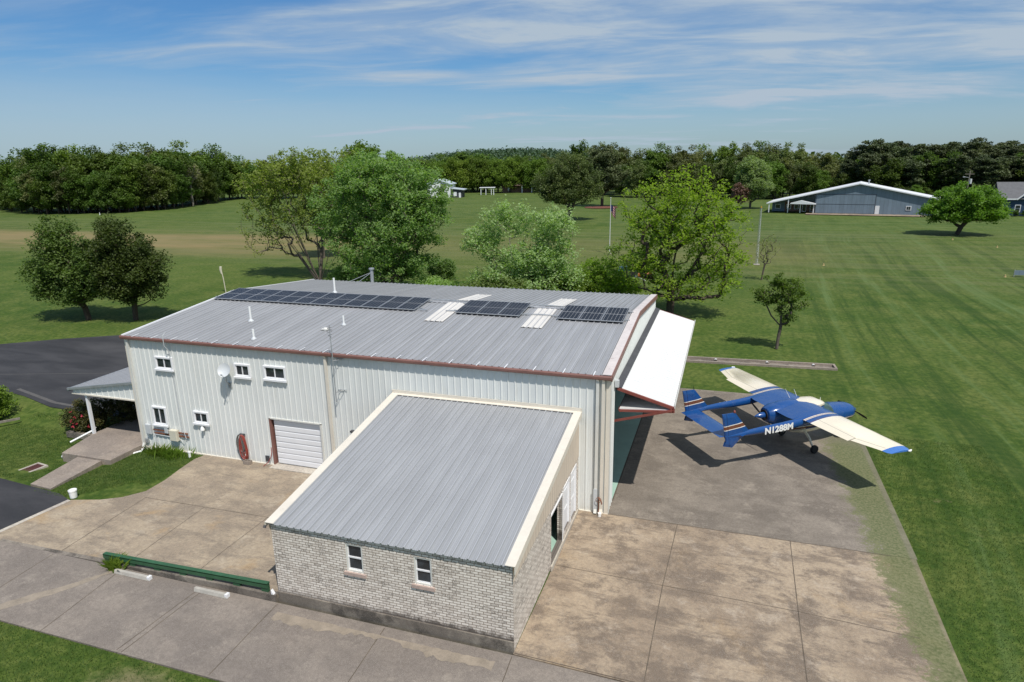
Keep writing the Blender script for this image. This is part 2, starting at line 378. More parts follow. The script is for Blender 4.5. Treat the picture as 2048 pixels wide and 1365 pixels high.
def mat_brick():
    m, nt, b = newmat('whitewashed_brick', 0.9, 0, 0.2)
    g = geo(nt); P = g.outputs['Position']; x, y, z = nt.xyz(P); nx_, ny_, nz_ = nt.xyz(g.outputs['True Normal'])
    k = nt.ramp(nt.m('ABSOLUTE', nx_), 0.4, 0.6, 0, 1, False)
    u = nt.m('ADD', nt.m('MULTIPLY', x, nt.m('SUBTRACT', 1.0, k)), nt.m('MULTIPLY', y, k))
    uv = nt.comb(u, z, 0.0)
    t = nt.new('ShaderNodeTexBrick'); nt.put(t.inputs['Vector'], uv); t.inputs['Scale'].default_value = 1.0
    t.inputs['Brick Width'].default_value = 0.245; t.inputs['Row Height'].default_value = 0.090; t.inputs['Mortar Size'].default_value = 0.011; t.inputs['Mortar Smooth'].default_value = 0.25
    t.inputs['Bias'].default_value = -0.2
    t.inputs['Color1'].default_value = (0.80, 0.735, 0.655, 1); t.inputs['Color2'].default_value = (0.57, 0.505, 0.44, 1); t.inputs['Mortar'].default_value = (0.24, 0.19, 0.15, 1)
    # dark flashed bricks in groups: brick-id noise times a soft group noise
    bid = nt.comb(nt.m('FLOOR', nt.m('DIVIDE', u, 0.245)), nt.m('FLOOR', nt.m('DIVIDE', z, 0.090)), 0.0)
    wn = nt.new('ShaderNodeTexWhiteNoise', noise_dimensions='2D'); nt.put(wn.inputs['Vector'], bid)
    grp = nt.noise(uv, 1.3, 3, 0.6)
    dk = nt.m('MULTIPLY', nt.ramp(nt.m('ADD', nt.m('MULTIPLY', wn.outputs[0], 0.5), nt.m('MULTIPLY', grp, 0.9)), 0.78, 0.95), nt.m('SUBTRACT', 1.0, t.outputs['Fac']))
    sm = nt.ramp(nt.noise(uv, 16, 4, 0.7), 0.42, 0.6)
    c = nt.mix(nt.m('MULTIPLY', dk, nt.m('MULTIPLY', sm, 0.75)), t.outputs['Color'], (0.13, 0.115, 0.10))
    c = nt.mix(nt.m('MULTIPLY', nt.ramp(nt.noise(uv, 7, 5, 0.7), 0.5, 0.72), 0.35), c, (0.62, 0.55, 0.47))
    # damp and mould low on the wall
    lo = nt.ramp(nt.m('ADD', z, nt.m('MULTIPLY', nt.noise(uv, 3.5, 5, 0.7), 0.5)), 0.70, 0.92, 1, 0)
    c = nt.mix(nt.m('MULTIPLY', nt.m('MULTIPLY', lo, nt.m('SUBTRACT', 1.0, k)), nt.ramp(x, -9.5, -4, 0.45, 0.9)), c, (0.085, 0.07, 0.06))
    nt.put(b.inputs['Base Color'], c)
    bump(nt, b, nt.m('ADD', nt.m('MULTIPLY', nt.m('SUBTRACT', 1.0, t.outputs['Fac']), 1.0), nt.m('MULTIPLY', nt.noise(uv, 40, 3, 0.7), 0.3)), 0.6, 0.012)
    return m

def mat_leaf(name, dark, mid, light, scale=0.5, trans=0.35):
    m = bpy.data.materials.new(name); m.use_nodes = True; nt = NT(m.node_tree); b = m.node_tree.nodes['Principled BSDF']
    g = geo(nt); P = g.outputs['Position']; oi = nt.new('ShaderNodeObjectInfo')
    rnd = nt.new('ShaderNodeTexWhiteNoise', noise_dimensions='3D')
    q = nt.new('ShaderNodeVectorMath', operation='SNAP'); nt.put(q.inputs[0], P); q.inputs[1].default_value = (0.11, 0.11, 0.11); nt.put(rnd.inputs['Vector'], q.outputs[0])
    n = nt.noise(P, scale, 3, 0.6)
    c = nt.mix(nt.ramp(n, 0.34, 0.66), dark, light)
    c = nt.mix(nt.m('MULTIPLY', rnd.outputs[0], 0.75), c, mid)
    hv = nt.new('ShaderNodeHueSaturation'); nt.put(hv.inputs['Color'], c)
    nt.put(hv.inputs['Value'], nt.ramp(oi.outputs['Random'], 0, 1, 0.66, 1.36, False)); nt.put(hv.inputs['Hue'], nt.ramp(nt.m('FRACT', nt.m('MULTIPLY', oi.outputs['Random'], 7.31)), 0, 1, 0.482, 0.514, False))
    nt.put(b.inputs['Base Color'], hv.outputs[0]); b.inputs['Roughness'].default_value = 0.55; b.inputs['Specular IOR Level'].default_value = 0.25
    tr = nt.new('ShaderNodeBsdfTranslucent'); nt.put(tr.inputs[0], nt.mix(1.0, hv.outputs[0], (1.3, 1.45, 0.55), 'MULTIPLY'))
    mx = nt.new('ShaderNodeMixShader'); mx.inputs[0].default_value = trans
    nt.l.new(b.outputs[0], mx.inputs[1]); nt.l.new(tr.outputs[0], mx.inputs[2]); nt.l.new(mx.outputs[0], m.node_tree.nodes['Material Output'].inputs[0])
    return m
def mat_bark(name, c):
    m, nt, b = newmat(name, 0.95, 0, 0.1)
    P = nt.new('ShaderNodeTexCoord').outputs['Object']
    n = nt.noise(nt.mapping(P, (5, 5, 1.2)), 2.0, 5, 0.7)
    nt.put(b.inputs['Base Color'], nt.mix(nt.ramp(n, 0.3, 0.7), tuple(q*0.55 for q in c), c)); bump(nt, b, n, 0.6, 0.03)
    return m
def mat_glass(name='window_glass', c=(0.018, 0.022, 0.026), rough=0.06):
    m, nt, b = newmat(name, rough, 0, 0.7)
    P = geo(nt).outputs['Position']
    nt.put(b.inputs['Base Color'], nt.mix(nt.ramp(nt.noise(P, 1.6, 2), 0.4, 0.65), c, tuple(q*2.4 for q in c)))
    return m

M = {}
M['ground'] = mat_ground()
M['conc_pad'] = mat_concrete('pale_brown_concrete', (0.40, 0.32, 0.225), (0.315, 0.25, 0.18), (0.205, 0.165, 0.125), (0.48, 0.405, 0.305), stain=0.6, rust=0.55, streak=0.6)
M['conc_drive'] = mat_concrete('grey_drive_concrete', (0.250, 0.212, 0.178), (0.205, 0.175, 0.150), (0.155, 0.132, 0.116), (0.33, 0.285, 0.235), stain=0.5, seedloc=(31, 7, 0), streak=0.3)
M['conc_apron'] = mat_concrete('tan_apron_concrete', (0.40, 0.31, 0.215), (0.28, 0.212, 0.148), (0.165, 0.125, 0.092), (0.48, 0.40, 0.31), green=True, stain=0.9, seedloc=(3, 17, 0), rust=0.25, streak=0.7)
M['conc_gray'] = mat_concrete('grey_apron_concrete', (0.245, 0.208, 0.168), (0.185, 0.156, 0.126), (0.125, 0.104, 0.085), (0.36, 0.308, 0.245), green=True, stain=0.6, seedloc=(9, 4, 0), streak=0.35)
M['conc_walk'] = mat_concrete('walk_concrete', (0.33, 0.27, 0.22), (0.27, 0.225, 0.19), (0.19, 0.16, 0.14), (0.40, 0.34, 0.28), stain=0.5, seedloc=(5, 25, 0))
M['conc_found'] = mat_concrete('stained_foundation', (0.26, 0.225, 0.185), (0.17, 0.145, 0.12), (0.06, 0.052, 0.045), (0.36, 0.32, 0.26), stain=0.9, seedloc=(11, 2, 5))
M['kerb'] = mat_concrete('pale_kerb', (0.55, 0.50, 0.42), (0.48, 0.43, 0.37), (0.32, 0.28, 0.24), (0.62, 0.58, 0.5), stain=0.4)
M['joint'] = paint('joint_filler', (0.115, 0.092, 0.068), 0.95, var=0.35, scale=1.5)
M['sand'] = paint('silt_streak', (0.275, 0.230, 0.178), 0.95, var=0.22, scale=2.2, dirt=(0.22, 0.19, 0.16, 0.6))
M['asphalt'] = mat_asphalt()
M['wall'] = mat_sheet('white_wall_sheet', (0.715, 0.730, 0.705), 0.04, 0.45, dirt=(0.50, 0.47, 0.40, 0.30))
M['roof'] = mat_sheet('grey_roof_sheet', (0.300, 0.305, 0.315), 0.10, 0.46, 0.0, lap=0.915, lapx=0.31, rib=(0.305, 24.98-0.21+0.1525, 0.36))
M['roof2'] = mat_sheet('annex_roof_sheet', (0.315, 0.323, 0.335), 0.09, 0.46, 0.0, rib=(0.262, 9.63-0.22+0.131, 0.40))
M['door_sheet'] = mat_sheet('bright_white_sheet', (0.66, 0.665, 0.65), 0.02, 0.4)
M['skylight'] = mat_sheet('cream_skylight_sheet', (0.66, 0.63, 0.585), 0.04, 0.45)
M['cream'] = paint('cream_trim', (0.70, 0.645, 0.55), 0.5, var=0.05, scale=1.3, dirt=(0.45, 0.40, 0.33, 0.35))
M['beige'] = paint('beige_siding', (0.585, 0.50, 0.405), 0.55, var=0.05, scale=1.0)
M['offwhite'] = paint('offwhite_trim', (0.66, 0.65, 0.60), 0.5, var=0.06, scale=1.5, dirt=(0.42, 0.36, 0.3, 0.4))
M['brown'] = paint('brown_gutter', (0.225, 0.112, 0.092), 0.5, var=0.14, scale=1.6)
M['peel'] = paint('peeling_flashing', (0.60, 0.545, 0.52), 0.7, var=0.10, scale=2.0, dirt=(0.24, 0.15, 0.13, 0.8))
M['red'] = paint('red_steel', (0.225, 0.062, 0.048), 0.5, var=0.18, scale=2.0)
M['white'] = paint('white_paint', (0.79, 0.79, 0.80), 0.4, var=0.03)
M['pvc'] = paint('white_plastic', (0.82, 0.82, 0.80), 0.35, var=0.03)
M['mint'] = paint('mint_floor_paint', (0.36, 0.53, 0.44), 0.35, var=0.10, scale=0.6, dirt=(0.22, 0.30, 0.26, 0.4))
M['inside'] = paint('interior_liner', (0.42, 0.44, 0.42), 0.8, var=0.1)
M['glass'] = mat_glass()
M['brick'] = mat_brick()
M['sill'] = paint('pink_brick_sill', (0.46, 0.35, 0.30), 0.85, var=0.2, scale=6, bmp=0.3)
M['green'] = paint('green_steel_rail', (0.035, 0.105, 0.050), 0.5, var=0.2, scale=2, dirt=(0.12, 0.13, 0.09, 0.4))
M['grey'] = paint('galvanised_steel', (0.42, 0.44, 0.45), 0.42, 0.5, var=0.12, scale=3)
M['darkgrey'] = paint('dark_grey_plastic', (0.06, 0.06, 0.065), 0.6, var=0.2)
M['black'] = paint('black_cover', (0.012, 0.012, 0.013), 0.6, var=0.3, bmp=0.2)
M['rust'] = paint('rusty_iron', (0.20, 0.085, 0.05), 0.8, var=0.35, scale=5)
M['hose'] = paint('red_hose', (0.30, 0.06, 0.045), 0.5, var=0.2)
M['hose2'] = paint('grey_hose', (0.16, 0.16, 0.15), 0.5, var=0.2)
M['ltgrey'] = paint('pale_grey_box', (0.55, 0.57, 0.58), 0.5, var=0.06)
M['ivory'] = paint('ivory_box', (0.66, 0.62, 0.50), 0.5, var=0.05)
M['bark'] = mat_bark('grey_bark', (0.17, 0.14, 0.115)); M['bark_dark'] = mat_bark('dark_bark', (0.10, 0.078, 0.062)); M['bark_pale'] = mat_bark('pale_bark', (0.27, 0.24, 0.20))

# ------------------------------------------------------------------ ground
def sstep(a, b, v):
    t = min(1, max(0, (v-a)/(b-a))); return t*t*(3-2*t)
def gz(x, y):
    d = sstep(-22.6, -28, x)*sstep(-6.2, -2.2, y)*(1-sstep(1.2, 3.2, y))
    z = -0.03-0.42*d
    r = math.hypot(x, y)
    z += 0.9*sstep(120, 260, r)*math.sin(x*0.021+1.2)*math.cos(y*0.017)*(1-sstep(900, 1500, r))*0.6
    return z
def padz(x, y): return 0.004+0.32*sstep(-2.5, -9.0, y)*sstep(-23, -10, x)
def drz(x, y):
    base = 0.09
    return base-0.06*sstep(-9.4, -12.4, y)
def axis(lo, hi, step, far, n):
    a = list(np.arange(lo, hi+1e-6, step)); t = np.geomspace(step, far, n)
    return [lo-q for q in t[::-1]]+a+[hi+q for q in t]
xs = axis(-46, 22, 1.0, 3500, 44); ys = axis(-22, 30, 1.0, 3500, 44)
vv = [(x, y, gz(x, y)) for y in ys for x in xs]; nx = len(xs)
ff = [(j*nx+i, j*nx+i+1, (j+1)*nx+i+1, (j+1)*nx+i) for j in range(len(ys)-1) for i in range(nx-1)]
gb = MB(); gb.v = vv; gb.f = ff; gb.m = [0]*len(ff)
tag(gb.build('ground', M['ground'], smooth=True), kind='structure')

def sheet(name, poly, zf, mat, thick=0.15, step=1.0, parent=None):
    """slab over a convex-ish polygon: clipped grid draped on zf, with skirts"""
    P = [Vector((p[0], p[1])) for p in poly]
    x0, x1 = min(p.x for p in P), max(p.x for p in P); y0, y1 = min(p.y for p in P), max(p.y for p in P)
    mb = MB()
    def clip(pl, a, b, keep):      # keep side where f>=0
        out = []
        for i in range(len(pl)):
            p, q = pl[i], pl[(i+1) % len(pl)]; fp = (p[a]-b)*keep; fq = (q[a]-b)*keep
            if fp >= 0: out.append(p)
            if (fp > 0 > fq) or (fp < 0 < fq):
                t = fp/(fp-fq); out.append(p+(q-p)*t)
        return out
    gx = np.arange(math.floor(x0/step)*step, x1+step, step); gy = np.arange(math.floor(y0/step)*step, y1+step, step)
    for i in range(len(gx)-1):
        col = clip(clip(P, 0, gx[i], 1), 0, gx[i+1], -1)
        if len(col) < 3: continue
        for j in range(len(gy)-1):
            c = clip(clip(col, 1, gy[j], 1), 1, gy[j+1], -1)
            if len(c) >= 3: mb.poly([(p.x, p.y, zf(p.x, p.y)) for p in c])
    for i in range(len(P)):
        a, b = P[i], P[(i+1) % len(P)]; n = max(1, int((b-a).length/step))
        for k in range(n):
            p = a+(b-a)*(k/n); q = a+(b-a)*((k+1)/n)
            mb.poly([(p.x, p.y, zf(p.x, p.y)-thick), (q.x, q.y, zf(q.x, q.y)-thick), (q.x, q.y, zf(q.x, q.y)), (p.x, p.y, zf(p.x, p.y))])
    o = mb.build(name, mat, parent)
    return tag(o, kind='structure') if not parent else o
def strip(mb, pts, zf, wd, lift=0.005):
    for a, b in zip(pts[:-1], pts[1:]):
        a = Vector(a); b = Vector(b); d = (b-a); L = d.length; n = max(1, int(L/0.8)); d.normalize(); s = Vector((-d.y, d.x))*wd/2
        for k in range(n):
            p = a+(b-a)*(k/n); q = a+(b-a)*((k+1)/n)
            mb.poly([(v.x, v.y, zf(v.x, v.y)+lift) for v in (p-s, q-s, q+s, p+s)])

RW = -9.02      # retaining wall face
pad_poly = [(-9.64, RW+0.1), (-9.64, -0.02), (-20.82, -0.02), (-21.0, -0.6), (-20.86, -1.6), (-20.62, -2.9), (-20.6, -4.0), (-21.16, -4.75), (-21.95, -5.22), (-23.2, -5.6), (-23.75, -9.0), (-23.75, RW+0.1)]
pad = sheet('yard_pavement', pad_poly[::-1], padz, M['conc_pad'])
mb = MB()
strip(mb, [(-13.3, -4.42), (-20.09, -4.49), (-19.7, -8.9)], padz, 0.028); strip(mb, [(-13.3, -4.42), (-9.7, -4.3)], padz, 0.028)
strip(mb, [(-16.85, -4.47), (-16.37, -8.9)], padz, 0.022); strip(mb, [(-13.58, -4.4), (-13.3, -8.9)], padz, 0.022)
mb.build('joint', M['joint'], pad)
mb = MB(); strip(mb, [(-23.25, -5.65), (-23.68, -9.0)], padz, 0.22, 0.008); mb.build('edge_strip', M['kerb'], pad)
drive = sheet('driveway', [(-34, RW-0.02), (-34, -12.4), (-9.0, -12.4), (4.0, -12.2), (4.0, -9.2), (-1.2, RW-0.02)], drz, M['conc_drive'])
mb = MB()
for a, b in [((-23.2, -9.1), (-23.0, -12.3)), ((-19.65, -12.3), (-19.76, -9.11)), ((-16.12, -12.4), (-16.34, -9.11)), ((-13.0, -12.33), (-12.71, -9.15)), ((-12.78, -12.37), (-12.52, -9.15)), ((-9.5, -12.35), (-9.55, -9.1)), ((-5.4, -12.3), (-5.5, -9.1)), ((-1.1, -12.2), (-1.24, -9.1))]:
    strip(mb, [a, b], drz, 0.026)
mb.build('joint', M['joint'], drive)
mb = MB()
# silt washed out beside the rail: ragged fan from the kerb to the lawn
pts = [(-16.55, -9.25, 0.12), (-16.9, -9.8, 0.3), (-17.3, -10.4, 0.42), (-17.9, -11.1, 0.55), (-18.5, -11.8, 0.62), (-19.0, -12.36, 0.7)]
rr = random.Random(4)
L_, R_ = [], []
for a, b in zip(pts[:-1], pts[1:]):
    for k in range(4):
        t = k/4; x = a[0]+(b[0]-a[0])*t; y = a[1]+(b[1]-a[1])*t; h = (a[2]+(b[2]-a[2])*t)/2
        L_.append((x-h*0.9+rr.uniform(-.05, .05), y+rr.uniform(-.03, .03))); R_.append((x+h*0.9+rr.uniform(-.05, .05), y+rr.uniform(-.03, .03)))
for i in range(len(L_)-1):
    mb.poly([(p[0], p[1], drz(*p)+0.004) for p in (L_[i], R_[i], R_[i+1], L_[i+1])])
mb.build('silt_patch', M['sand'], drive)
mb = MB(); rr = random.Random(14); prev = None
for k in range(46):
    x = -9.3+k*0.17; y0_ = -9.42-0.05*rr.random(); y1_ = -9.62-0.22*rr.random()-0.12*math.sin(k*0.21)
    if prev: mb.poly([(p[0], p[1], drz(p[0], p[1])+0.004) for p in ((prev[0], prev[2]), (x, y1_), (x, y0_), (prev[0], prev[1]))])
    prev = (x, y0_, y1_)
mb.build('silt_patch', M['sand'], drive)
def apz(x, y): return 0.006+0.09*sstep(-4.5, -8.9, y)
ap = sheet('apron', [(-1.24, -9.0), (-1.24, -0.02), (11.42, -0.02), (11.3, -6.5), (11.3, -9.6), (4.0, -9.15)], apz, M['conc_apron'])
mb2 = MB()
strip(mb2, [(-1.2, -4.15), (2.7, -4.25), (7.07, -4.36), (10.49, -4.62)], apz, 0.026)
strip(mb2, [(2.88, -0.04), (2.7, -4.25), (2.64, -8.95)], apz, 0.027); strip(mb2, [(7.13, -0.04), (7.06, -4.37), (7.0, -9.0)], apz, 0.027)
strip(mb2, [(0.0, -0.03), (10.6, -0.03)], apz, 0.03); strip(mb2, [(-1.2, -8.96), (4.0, -9.1)], lambda x, y: 0.1, 0.03, 0.006)
mb2.build('joint', M['joint'], ap)
ap2 = sheet('taxi_apron', [(0.0, -0.0), (-0.0, 16.9), (10.1, 17.0), (11.0, 13.0), (11.47, 10.4), (11.47, 0.0)][::-1], lambda x, y: 0.004, M['conc_gray'])
mb2 = MB(); strip(mb2, [(0.03, 1.1), (0.03, 16.3)], lambda x, y: 0.004, 0.07); mb2.build('joint', M['joint'], ap2)

sheet('asphalt_drive', [(-60, -3.9), (-28.68, -4.95), (-24.25, -5.3), (-23.2, -5.66), (-23.78, -9.0), (-34, -9.04), (-60, -9.1)][::-1], lambda x, y: -0.012, M['asphalt'], 0.05, 2.0)
bk = sheet('parking_lot', [(-75, 3.0), (-42.2, 4.5), (-39.1, 3.96), (-35.6, 2.97), (-32.4, 2.6), (-25.0, 2.6), (-25.0, 30), (-30, 31), (-46.75, 18.1), (-50.54, 15.88), (-54.4, 13.0), (-75, 1.0)][::-1] if False else [(-80, -4.0), (-56, 3.2), (-42.2, 4.5), (-39.1, 3.96), (-35.6, 2.97), (-32.4, 2.9), (-25.0, 2.9), (-25.0, 28), (-36, 25), (-46.75, 18.1), (-50.54, 15.88), (-54.4, 13.0), (-80, -2.0)], lambda x, y: 0.0, M['asphalt'], 0.05, 2.0)
mb = MB(); strip(mb, [(-48.5, 6.0), (-34.0, 10.5)], lambda x, y: 0.0, 0.07, 0.004); strip(mb, [(-41.0, 4.9), (-36.0, 3.6), (-33.0, 3.4)], lambda x, y: 0.0, 0.25, 0.004)
mb.build('seam', paint('worn_seam', (0.10, 0.095, 0.09), 0.9), bk)
# thin grit edge of the driveway in front
mb = MB(); strip(mb, [(-30, -12.42), (-9, -12.42), (3.9, -12.25)], lambda x, y: 0.03, 0.12, 0.002)

# ------------------------------------------------------------------ the hangar
L, W, HE, HR = 24.92, 16.44, 6.1, 6.846
hg = empty('metal_hangar', (0, 0, 0), 'large white ribbed metal hangar with grey roof and brown gutter', 'hangar')
winrects = [(-23.13, -22.01, 4.47, 5.14), (-18.24, -17.34, 4.49, 5.16), (-16.55, -15.31, 4.52, 5.20), (-23.89, -22.97, 1.36, 2.38), (-21.20, -20.27, 1.74, 2.39)]
holes = [(x0+L+0.07, x1+L-0.07, z0+0.07, z1-0.05) for x0, x1, z0, z1 in winrects]
holes.append((L-16.55, L-13.68, 0.0, 2.48))
mb = MB(); ribs(mb, (-L, 0, 0), (1, 0, 0), (0, 0, 1), (0, -1, 0), L, HE-0.04, holes=holes, v0=0.02, off=0.2)
mb.build('front_wall', M['wall'], hg)
mb = MB(); ribs(mb, (0, W, 0), (-1, 0, 0), (0, 0, 1), (0, 1, 0), L, HE-0.04, off=0.2); mb.build('back_wall', M['wall'], hg)
slope = (HR-HE)/(W/2)
gt = lambda u: HE-0.03+slope*(u if u < W/2 else W-u)
mb = MB(); ribs(mb, (-L, W, 0), (0, -1, 0), (0, 0, 1), (-1, 0, 0), W, gt, off=0.1, holes=[(W-4.2, W-3.2, 0, 2.1)]); mb.build('gable_wall', M['wall'], hg)
HD = 5.28
mb = MB(); ribs(mb, (0, 0, 0), (0, 1, 0), (0, 0, 1), (1, 0, 0), W, gt, off=0.1, holes=[(1.15, 16.25, 0.0, HD)], minor=0.004); mb.build('gable_wall', M['wall'], hg)
# floor slab and inner steel
mb = MB(); mb.box(-L+0.05, 0.05, -0.1, -0.0, W-0.05, 0.012); mb.build('floor', M['mint'], hg)
mb = MB()
for k in range(5):
    x = -0.4-k*6.05
    for y in (0.3, W-0.3): mb.box(x-0.1, y-0.15, 0.012, x+0.1, y+0.15, HE-0.35)
    mb.beam((x, 0.2, HE-0.3), (x, W/2, HR-0.35), 0.16, 0.4); mb.beam((x, W/2, HR-0.35), (x, W-0.2, HE-0.3), 0.16, 0.4)
for y, z in [(2, .1), (4, .28), (6, .46), (10.4, .46), (12.4, .28), (14.4, .1)]: mb.box(-L+0.1, y-0.04, HE+z-0.24, -0.1, y+0.04, HE+z-0.06)
mb.build('steel_frame', M['red'], hg)
mb = MB(); mb.box(-0.18, 1.02, 0.0, -0.02, 1.15, HD); mb.box(-0.18, 16.25, 0.0, -0.02, 16.38, HD); mb.box(-0.2, 1.02, HD, -0.02, 16.38, HD+0.2); mb.build('door_jamb', M['red'], hg)
# roof slopes
RL = L+0.12
vl = math.hypot(W/2+0.1, HR-HE)
for sgn, nm in ((1, 'front'), (-1, 'back')):
    mb = MB()
    y0 = -0.10 if sgn == 1 else W+0.10
    V = Vector((0, sgn*(W/2+0.1), HR-HE)).normalized()
    U = Vector((sgn, 0, 0)); N = U.cross(V)
    P0 = (-L-0.06 if sgn == 1 else 0.06, y0, HE)
    ribs(mb, P0, U, V, N, RL, vl, off=0.21, h=0.048)
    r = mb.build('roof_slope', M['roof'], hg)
    if sgn == 1: r['label'] = 'front roof slope of grey ribbed sheets, facing the camera'
    else: r['label'] = 'far roof slope of grey ribbed sheets'
mb = MB()
mb.prism([(-L-0.06, W/2-0.22, HR+0.012), (-L-0.06, W/2, HR+0.062), (-L-0.06, W/2+0.22, HR+0.012), (-L-0.06, W/2, HR-0.01)], (RL, 0, 0))
mb.build('ridge_cap', M['roof'], hg)
# skylight sheets
def roofz(y): return HE+slope*(y if y < W/2 else W-y)
for (xa, xb, ya, yb) in [(-10.42, -9.38, 4.9, 8.12), (-10.36, -9.28, 9.0, 12.2), (-5.22, -4.18, 4.86, 7.9), (-5.0, -4.02, 8.5, 12.1)]:
    mb = MB(); k = 1 if yb < W/2 else -1
    a, b_ = (ya, yb) if k == 1 else (yb, ya)
    P0 = Vector((xa if k == 1 else xb, a, roofz(a)+0.045)); Ve = Vector((0, b_-a, roofz(b_)-roofz(a))); ln = Ve.length; Ve.normalize()
    U = Vector((k, 0, 0)); ribs(mb, P0, U, Ve, U.cross(Ve), xb-xa, ln, off=0.12, h=0.022, pitch=0.27, minor=0)
    e = 0.045
    mb.build('skylight', M['skylight'], hg)
# trims
mb = MB()
prof = [(-0.10, HE+0.02), (-0.22, HE+0.03), (-0.245, HE-0.01), (-0.235, HE-0.10), (-0.19, HE-0.15), (-0.035, HE-0.15), (-0.035, HE-0.02)]
mb.prism([(-L-0.1, a, b_) for a, b_ in prof], (L+0.2, 0, 0)); mb.build('gutter', M['brown'], hg)
for k in range(20):
    x = -L+0.7+k*1.24
    mb = MB(); mb.hexa([(x, -0.235, HE+0.035), (x+0.035, -0.235, HE+0.035), (x+0.035, 0.22, HE+0.065), (x, 0.22, HE+0.065), (x, -0.235, HE+0.045), (x+0.035, -0.235, HE+0.045), (x+0.035, 0.22, HE+0.078), (x, 0.22, HE+0.078)])
    mb.build('gutter_strap', M['white'], hg)
for x, wd, mat_ in ((-L-0.09, 0.10, 'white'),):
    mb = MB()
    for ya, yb, za, zb in ((-0.12, W/2, HE, HR), (W/2, W+0.12, HR, HE)):
        mb.hexa([(x, ya, za-0.16), (x+wd, ya, za-0.16), (x+wd, yb, zb-0.16), (x, yb, zb-0.16), (x, ya, za+0.06), (x+wd, ya, za+0.06), (x+wd, yb, zb+0.06), (x, yb, zb+0.06)])
    mb.build('rake_trim', M['white'], hg)
mb = MB()
for ya, yb, za, zb in ((-0.12, W/2, HE, HR), (W/2, W+0.12, HR, HE)):
    mb.hexa([(0.045, ya, za-0.20), (0.10, ya, za-0.20), (0.10, yb, zb-0.20), (0.045, yb, zb-0.20), (0.045, ya, za+0.055), (0.10, ya, za+0.055), (0.10, yb, zb+0.055), (0.045, yb, zb+0.055)])
o = mb.build('rake_trim', M['brown'], hg); o['label'] = 'brown rake trim above the open hangar door'
mb = MB()
for ya, yb, za, zb in ((-0.1, W/2, HE, HR), (W/2, W+0.1, HR, HE)):
    mb.hexa([(-0.30, ya, za+0.045), (0.06, ya, za+0.045), (0.06, yb, zb+0.045), (-0.30, yb, zb+0.045), (-0.30, ya, za+0.062), (0.06, ya, za+0.07), (0.06, yb, zb+0.07), (-0.30, yb, zb+0.062)])
mb.build('rake_flashing', M['peel'], hg)
for x, y in ((-L-0.03, -0.045), (-0.14, -0.045)):
    mb = MB(); mb.box(x, y, 0.02, x+0.17, y+0.02, HE-0.15); mb.build('corner_trim', M['cream'], hg)
mb = MB(); mb.box(0.034, -0.04, 0.02, 0.052, 0.14, HE-0.12); mb.build('corner_trim', M['offwhite'], hg)
mb = MB(); mb.box(-L-0.05, -0.04, 0.02, -L-0.033, 0.14, HE-0.12); mb.build('corner_trim', M['cream'], hg)
for x, mt in ((-24.72, 'offwhite'), (-13.05, 'cream'), (-0.48, 'offwhite'), (-0.25, 'cream')):
    mb = MB()
    mb.box(x-0.06, -0.14, 0.25, x+0.06, -0.045, HE-0.22)
    mb.hexa([(x-0.06, -0.14, HE-0.22), (x+0.06, -0.14, HE-0.22), (x+0.06, -0.045, HE-0.22), (x-0.06, -0.045, HE-0.22), (x-0.05, -0.2, HE-0.13), (x+0.05, -0.2, HE-0.13), (x+0.05, -0.09, HE-0.13), (x-0.05, -0.09, HE-0.13)])
    mb.hexa([(x-0.06, -0.26, 0.08), (x+0.06, -0.26, 0.08), (x+0.06, -0.18, 0.03), (x-0.06, -0.18, 0.03), (x-0.06, -0.14, 0.25), (x+0.06, -0.14, 0.25), (x+0.06, -0.045, 0.25), (x-0.06, -0.045, 0.25)])
    mb.build('downspout', M[mt], hg)
for q in ((-L, -0.06, -0.5, -13.0, -0.0, 0.03), (-1.2, -0.06, -0.3, 0.03, 0, 0.03), (-L-0.04, -0.06, -0.5, -L, 3, 0.03)):
    mb = MB(); mb.box(*q); mb.build('base_trim', M['cream'], hg)
def window(parent, x0, x1, z0, z1, y, split='v', sillz=0.06, fr=0.085, mat='white', depth=0.05):
    m_ = MB()
    for a in ((x0, z0, x1, z0+fr), (x0, z1-fr, x1, z1), (x0, z0+fr, x0+fr, z1-fr), (x1-fr, z0+fr, x1, z1-fr)): m_.box(a[0], y-0.055, a[1], a[2], y+0.06, a[3])
    w_ = m_.build('window', M[mat], parent, bevel=0.006)
    g_ = MB(); g_.box(x0+fr-0.01, y+0.015, z0+fr-0.01, x1-fr+0.01, y+0.025, z1-fr+0.01); g_.build('pane', M['glass'], w_)
    s_ = MB()
    if split == 'v': s_.box((x0+x1)/2-0.022, y-0.02, z0+fr, (x0+x1)/2+0.022, y+0.014, z1-fr)
    else: s_.box(x0+fr, y-0.02, (z0+z1)/2-0.025, x1-fr, y+0.014, (z0+z1)/2+0.025)
    i = 0.032
    for a in ((x0+fr, z0+fr, x1-fr, z0+fr+i), (x0+fr, z1-fr-i, x1-fr, z1-fr), (x0+fr, z0+fr+i, x0+fr+i, z1-fr-i), (x1-fr-i, z0+fr+i, x1-fr, z1-fr-i)): s_.box(a[0], y-0.012, a[1], a[2], y+0.012, a[3])
    s_.build('sash', M['white'], w_)
    if sillz:
        t_ = MB(); t_.box(x0-0.04, y-0.12, z0-sillz, x1+0.04, y-0.03, z0+0.025); t_.build('sill', M['white'], w_)
    return w_
for r in winrects: window(hg, *r, -0.035)
